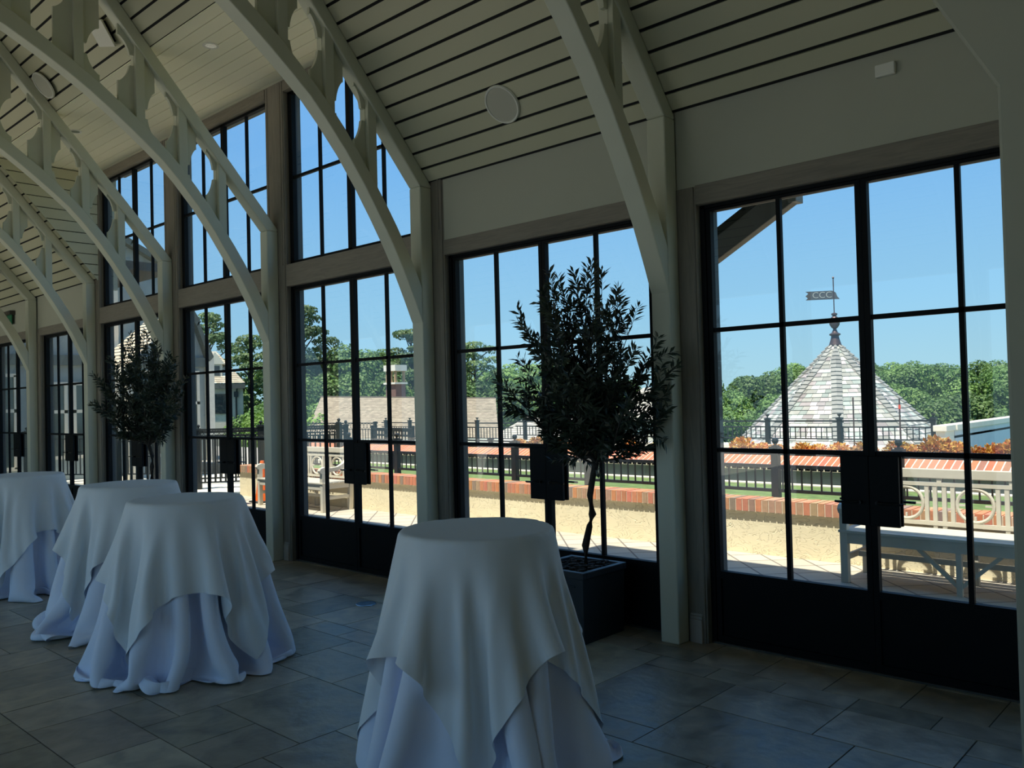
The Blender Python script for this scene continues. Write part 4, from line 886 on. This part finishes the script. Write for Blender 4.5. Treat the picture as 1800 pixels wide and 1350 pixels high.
# beige house on the left
E = empty('beige_house', (-44.1, 25, 0), math.radians(60.4), label='beige stucco house with dark eave and downspout, left of the bright bush', cat='house')
q = MB(); q.box(-7, 0, 0, 7, -6, 2.75); q.build('walls', mat('beige_stucco', (.50, .44, .35), .9, noise=(3, .1)), E)
q = MB(); q.box(-7.2, .12, -.4, 7.2, 2.68, 2.98); q.build('eave', mat('dark_eave', (.06, .065, .055), .8), E)
q = MB(); shingles(q, (-7.2, -.4, 2.98), (.12, -.4, 2.98), (-1.5, 3, 5.0), (-5.5, 3, 5.0), 18, 30, (.46, .38, .27), rr); shingles(q, (.12, -.4, 2.98), (.12, 7.2, 2.98), (-1.5, 3.2, 5.0), (-1.5, 3, 5.0), 18, 20, (.42, .35, .25), rr); q.build('shingle_roof', M['shingle'], E, norm=False)
q = MB(); q.box(-1.75, -1.12, .3, 2, 3.15, 4.15); q.prism([(-1.9, 4.1), (-.95, 4.1), (-1.5, 4.8)], 'y', .2, 3); q.build('gable_dormer', M['benchp'], E)
q = MB(); q.box(-1.58, -1.25, .26, .31, 3.45, 4.0); q.build('dormer_window', M['jamb'], E)
W_ = empty('window'); W_.parent = E; q = MB(); q.box(-1.80, -.98, -.06, .02, 1.3, 2.35); q.build('window_pane', mat('dark_pane', (.02, .035, .035), .2), W_)
q = MB(); [q.box(-1.80 + i * .205 - .02, -1.80 + i * .205 + .02, -.09, -.05, 1.3, 2.35) for i in range(5)]; q.box(-1.83, -.95, -.09, -.05, 1.26, 1.32); q.box(-1.83, -.95, -.09, -.05, 2.32, 2.38); q.box(-1.80, -.98, -.09, -.05, 1.8, 1.85); q.build('window_frame', M['iron'], W_)
q = MB(); q.tube([(-.38, -.12, -6), (-.38, -.12, 2.2), (-.32, -.3, 2.7)], .05, 8); q.box(-.50, -.26, -.25, -.03, 2.2, 2.5); q.build('downspout', M['iron'], E)
# blue-grey wing that closes the court
E = empty('gabled_wing', (-22, 9, 0), label='blue-grey gabled wing with tall windows at the far left of the court', cat='building')
prof = [(5.16 - 9, -.3), (11.6 - 9, -.3), (11.35 - 9, 2.9), (11.0 - 9, 3.85), (10.07 - 9, 5.43), (9.24 - 9, 5.85), (7.9 - 9, 6.5), (5.16 - 9, 6.5)]
q = MB(); q.prism(prof, 'x', -9, 0); q.build('walls', mat('blue_grey_render', (.27, .32, .32), .85, noise=(4, .08)), E)
q = MB()
for (y0, z0), (y1, z1) in zip(prof[2:-1], prof[3:]): q.hexa([(-9, y0, z0), (.25, y0, z0), (.25, y1, z1), (-9, y1, z1), (-9, y0 + .12, z0 + .12), (.25, y0 + .12, z0 + .12), (.25, y1 + .05, z1 + .14), (-9, y1 + .05, z1 + .14)])
q.build('slate_roof_edge', mat('dark_slate', (.10, .115, .10), .8, noise=(10, .3)), E)
wg = mat('wing_glass', (.05, .075, .075), .1, 0, .8)
for y0, y1, z0, z1 in ((5.5, 6.6, .3, 2.5), (6.95, 7.7, .5, 2.3), (7.9, 8.6, .5, 2.3), (9.3, 10.3, .4, 2.6), (10.5, 11.1, .4, 2.6)):
    W_ = empty('window'); W_.parent = E; q = MB(); q.box(0, .03, y0 - 9, y1 - 9, z0, z1); q.build('window_pane', wg, W_)
    q = MB(); 
    for yy in (y0, y1, (y0 + y1) / 2): q.box(0, .06, yy - 9 - .04, yy - 9 + .04, z0, z1)
    for zz_ in (z0, z1, z0 + (z1 - z0) * .62): q.box(0, .06, y0 - 9 - .04, y1 - 9 + .04, zz_ - .04, zz_ + .04)
    q.build('window_frame', M['cream'], W_)
q = MB(); q.box(.0, .2, 11.32 - 9, 11.5 - 9, -.3, 3.0); q.box(0, .14, 8.75 - 9, 8.95 - 9, -.3, 5.2); q.build('corner_board', M['cream'], E)
q = MB(); q.box(0, .1, -3.8, 2.3, 2.75, 3.0); q.build('belt_course', mat('belt_grey', (.10, .13, .13), .8), E)
E = empty('porch_roof', (-19.5, 9, 0), label='sunlit tan shingled porch roof seen past the far olive tree', cat='roof')
q = MB(); shingles(q, (-2.2, -.9, 2.55), (.1, -.9, 2.55), (-.5, .6, 3.9), (-2.2, .6, 3.9), 14, 14, (.62, .52, .38), rr); q.build('shingle_roof', M['shingle'], E, norm=False)
q = MB(); q.box(-2.2, .1, -.93, -.85, 2.40, 2.56); q.build('fascia', M['cream'], E); q = MB(); q.box(-.15, .05, -.85, -.65, 0, 2.4); q.build('porch_post', M['cream'], E)
q = MB(); q.box(-30, -15.2, 5.16, 15, -.3, -.06); struct(q, 'floor_court', M['cream'], 'pale paving of the court beyond the terrace')
E = empty('terrace_steps', (-15.5, 8.9, 0), label='low cream steps behind the tall ring railing', cat='steps')
q = MB()
for i in range(2): q.box(.0 + .2 * i, .6, 0, .55, -.1, .14 + .14 * i)
q.build('treads', M['cream'], E, bevel=.01)

# ---------------- ground and trees
q = MB(); G = 40
def gz(x, y):
    d = math.hypot(x, y); return -7.5 + .5 * math.sin(x * .05) + max(0, (d - 70)) * .045
n0 = len(q.v)
xs = np.linspace(-190, 120, G); ys_ = np.linspace(17, 260, G)
for b in ys_:
    for a in xs: q.v.append((a, b, gz(a, b)))
for j in range(G - 1):
    for i in range(G - 1): q.f.append((j * G + i, j * G + i + 1, (j + 1) * G + i + 1, (j + 1) * G + i)); q.mi.append(0); q.c.append(None)
put(q.build('wooded_ground', mat('forest_floor', (.07, .13, .03), 1, noise=(.3, .4)), norm=False), kind='structure', label='green ground falling away under the trees')
def crown(q, lumps, per, size, rr, flat=1.0):
    for c, r in lumps:
        for i in range(int(per * r * r)):
            d = Vector((rr.gauss(0, 1), rr.gauss(0, 1), rr.gauss(0, 1))).normalized(); 
            if d.z < -.35 and rr.random() < .6: d.z = -d.z
            p = Vector(c) + Vector((d.x * r, d.y * r, d.z * r * flat)) * rr.uniform(.80, 1.06)
            n = (d + Vector((rr.gauss(0, .45), rr.gauss(0, .45), rr.gauss(.25, .45)))).normalized(); a = n.cross(Vector((rr.gauss(0, 1), rr.gauss(0, 1), rr.gauss(0, 1)))).normalized(); b = n.cross(a); s = size * rr.uniform(.55, 1.2)
            q.quad([p - a * s - b * s * .6, p + a * s * .6 - b * s, p + a * s + b * s * .7, p - a * s * .7 + b * s])
def make_tree(kind, sd_):
    rr = random.Random(sd_); E = empty('pine_tree' if kind == 'pine' else 'broadleaf_tree'); q = MB(); t = MB(); l = []
    if kind == 'pine':
        H = 15.; t.tube([(0, 0, 0), (.2, 0, H * .5), (0, .1, H * .97)], [.28, .2, .06], 8)
        for i in range(36):
            h = H * (.42 + .58 * i / 35); w = 3.0 * (1 - .62 * (i / 35) ** 1.6); az = i * 2.4; rd = rr.uniform(.35, 1) * w; c = (rd * math.cos(az), rd * math.sin(az), h + rr.uniform(-.2, .4)); l.append((c, rr.uniform(.55, 1.0)))
            t.tube([(0, 0, h - .8), c], [.07, .02], 4)
        l.append(((0, 0, H), .9)); crown(q, l, 420, .075, rr, .42)
    elif kind == 'bush':
        for i in range(22): az = rr.uniform(0, 6.28); rd = rr.uniform(0, 1.8); l.append(((rd * math.cos(az), rd * math.sin(az), rr.uniform(.8, 4.3) * (1 - rd / 4.2)), rr.uniform(.6, 1.05)))
        crown(q, l, 420, .075, rr); t.tube([(0, 0, 0), (0, 0, 2)], .1, 6)
    else:
        H = 12.; t.tube([(0, 0, 0), (0, 0, H * .6)], [.3, .15], 8)
        for i in range(26):
            h = rr.uniform(.22, 1); az = rr.uniform(0, 6.28); w = 3.6 * math.sqrt(max(.04, 1 - abs(h - .5) ** 1.5 * 2.2)); rd = rr.uniform(.3, 1) * w; l.append(((rd * math.cos(az), rd * math.sin(az), H * h * .92), rr.uniform(.9, 1.7)))
        crown(q, l, 330, .105, rr)
    q.build('foliage', M[{'pine': 'pine', 'bush': 'bush'}.get(kind, 'tree')], E, norm=False); t.build('trunk', M['bark'], E, norm=False); return E
KT = {'b': [make_tree('broad', s) for s in (1, 2, 3)], 'p': [make_tree('pine', s) for s in (4, 5)], 'u': [make_tree('bush', s) for s in (6, 7)]}
usedt = set(); HT = {'b': 12.9, 'p': 15.5, 'u': 5.0}
def plant(kind, ang, dist, ztop, sc, label, group, var=0):
    """ang: bearing from north (+y) towards -x in degrees"""
    x, y = -dist * math.sin(math.radians(ang)), dist * math.cos(math.radians(ang)); b = KT[kind][var % len(KT[kind])]
    o = b if id(b) not in usedt else copy_tree(b); usedt.add(id(b))
    o.scale = (sc, sc, sc * R_.uniform(.95, 1.05)); o.location = (x, y, ztop - HT[kind] * sc); o.rotation_euler = (0, 0, R_.uniform(0, 6.28))
    put(o, label, 'tree', group)
# far wooded ridge: rows of trees, bearing 8..62 degrees
for row, (d, zt, sp) in enumerate([(55, -2.6, 5.0), (66, -.9, 4.3), (78, .8, 3.7), (90, 2.4, 3.3), (102, 3.9, 2.9), (114, 5.0, 2.7)]):
    a = 6 + row * .9
    while a < 52:
        z = zt + R_.uniform(-.45, .45) + (1.3 if a < 26 else 0) * (row / 5); k = 'b'
        plant(k, a + R_.uniform(-.6, .6), d * R_.uniform(.97, 1.03), z + (.8 if k == 'p' else 0), 1.12 if k == 'b' else .9, 'leafy tree in the wooded hillside beyond the roofs' if k == 'b' else 'pine standing in the wooded hillside beyond the roofs', 'hillside broadleaf trees' if k == 'b' else 'hillside pines', R_.randrange(3)); a += sp
# taller trees on the left, behind the long roof
for a, d, zt, k, s in [(45.2, 60, 6.0, 'p', 1.0), (46.6, 63, 5.2, 'b', 1), (43.6, 64, 4.6, 'b', 1), (40.6, 60, 5.4, 'b', 1), (41.8, 66, 4.6, 'b', 1), (39, 66, 4.9, 'p', .9), (48.2, 66, 5.4, 'b', 1), (50.2, 63, 6.1, 'b', 1), (51.6, 66, 6.2, 'b', 1), (52.8, 61, 6.0, 'b', 1), (54.0, 64, 6.3, 'b', 1), (55.1, 60, 6.1, 'b', .95), (56.5, 60, 8.0, 'p', 1.0), (57.0, 64, 7.2, 'b', 1), (49.5, 58, 7.1, 'p', .95),
                       (56.2, 50, 4.0, 'b', .8), (54.2, 52, 4.0, 'b', .8), (52.2, 52, 4.3, 'b', .8), (50.2, 52, 4.1, 'b', .8), (48.2, 53, 4.0, 'b', .8), (46.2, 54, 3.8, 'b', .8), (44.2, 54, 3.4, 'b', .8), (42.0, 56, 3.0, 'b', .8), (57.3, 46, 2.8, 'b', .75), (56.0, 42, 1.6, 'u', 1.1)]:
    plant(k, a, d, zt, s, 'tall leafy tree behind the long shingled roof' if k == 'b' else 'tall pine behind the long shingled roof', 'trees behind the long roof' if k == 'b' else 'pines behind the long roof', R_.randrange(3)) if k != 'u' else plant('u', a, d, zt, s, 'bright green bush left of the long shingled roof', None, 0)
for a, d, zt, k, s, lb in [(62.5, 70, 8.4, 'p', 1.05, 'open-crowned pine above the beige house'), (60.0, 60, 7.2, 'p', .95, 'open-crowned pine right of the beige house'), (58.9, 50, 2.6, 'b', .8, 'dark leafy tree right of the beige house'), (60.6, 84, 4.9, 'b', .9, 'leafy tree behind the beige house roof'), (59.6, 36, 1.6, 'u', .62, 'bright green bush right of the beige house'), (58.7, 38, 2.4, 'u', .9, 'tall bright green bush near the left bench')]:
    plant(k, a, d, zt, s, lb, None, R_.randrange(3))
for ks in KT.values():
    for b in ks:
        if id(b) not in usedt:
            for ch in list(b.children): bpy.data.objects.remove(ch)
            bpy.data.objects.remove(b)
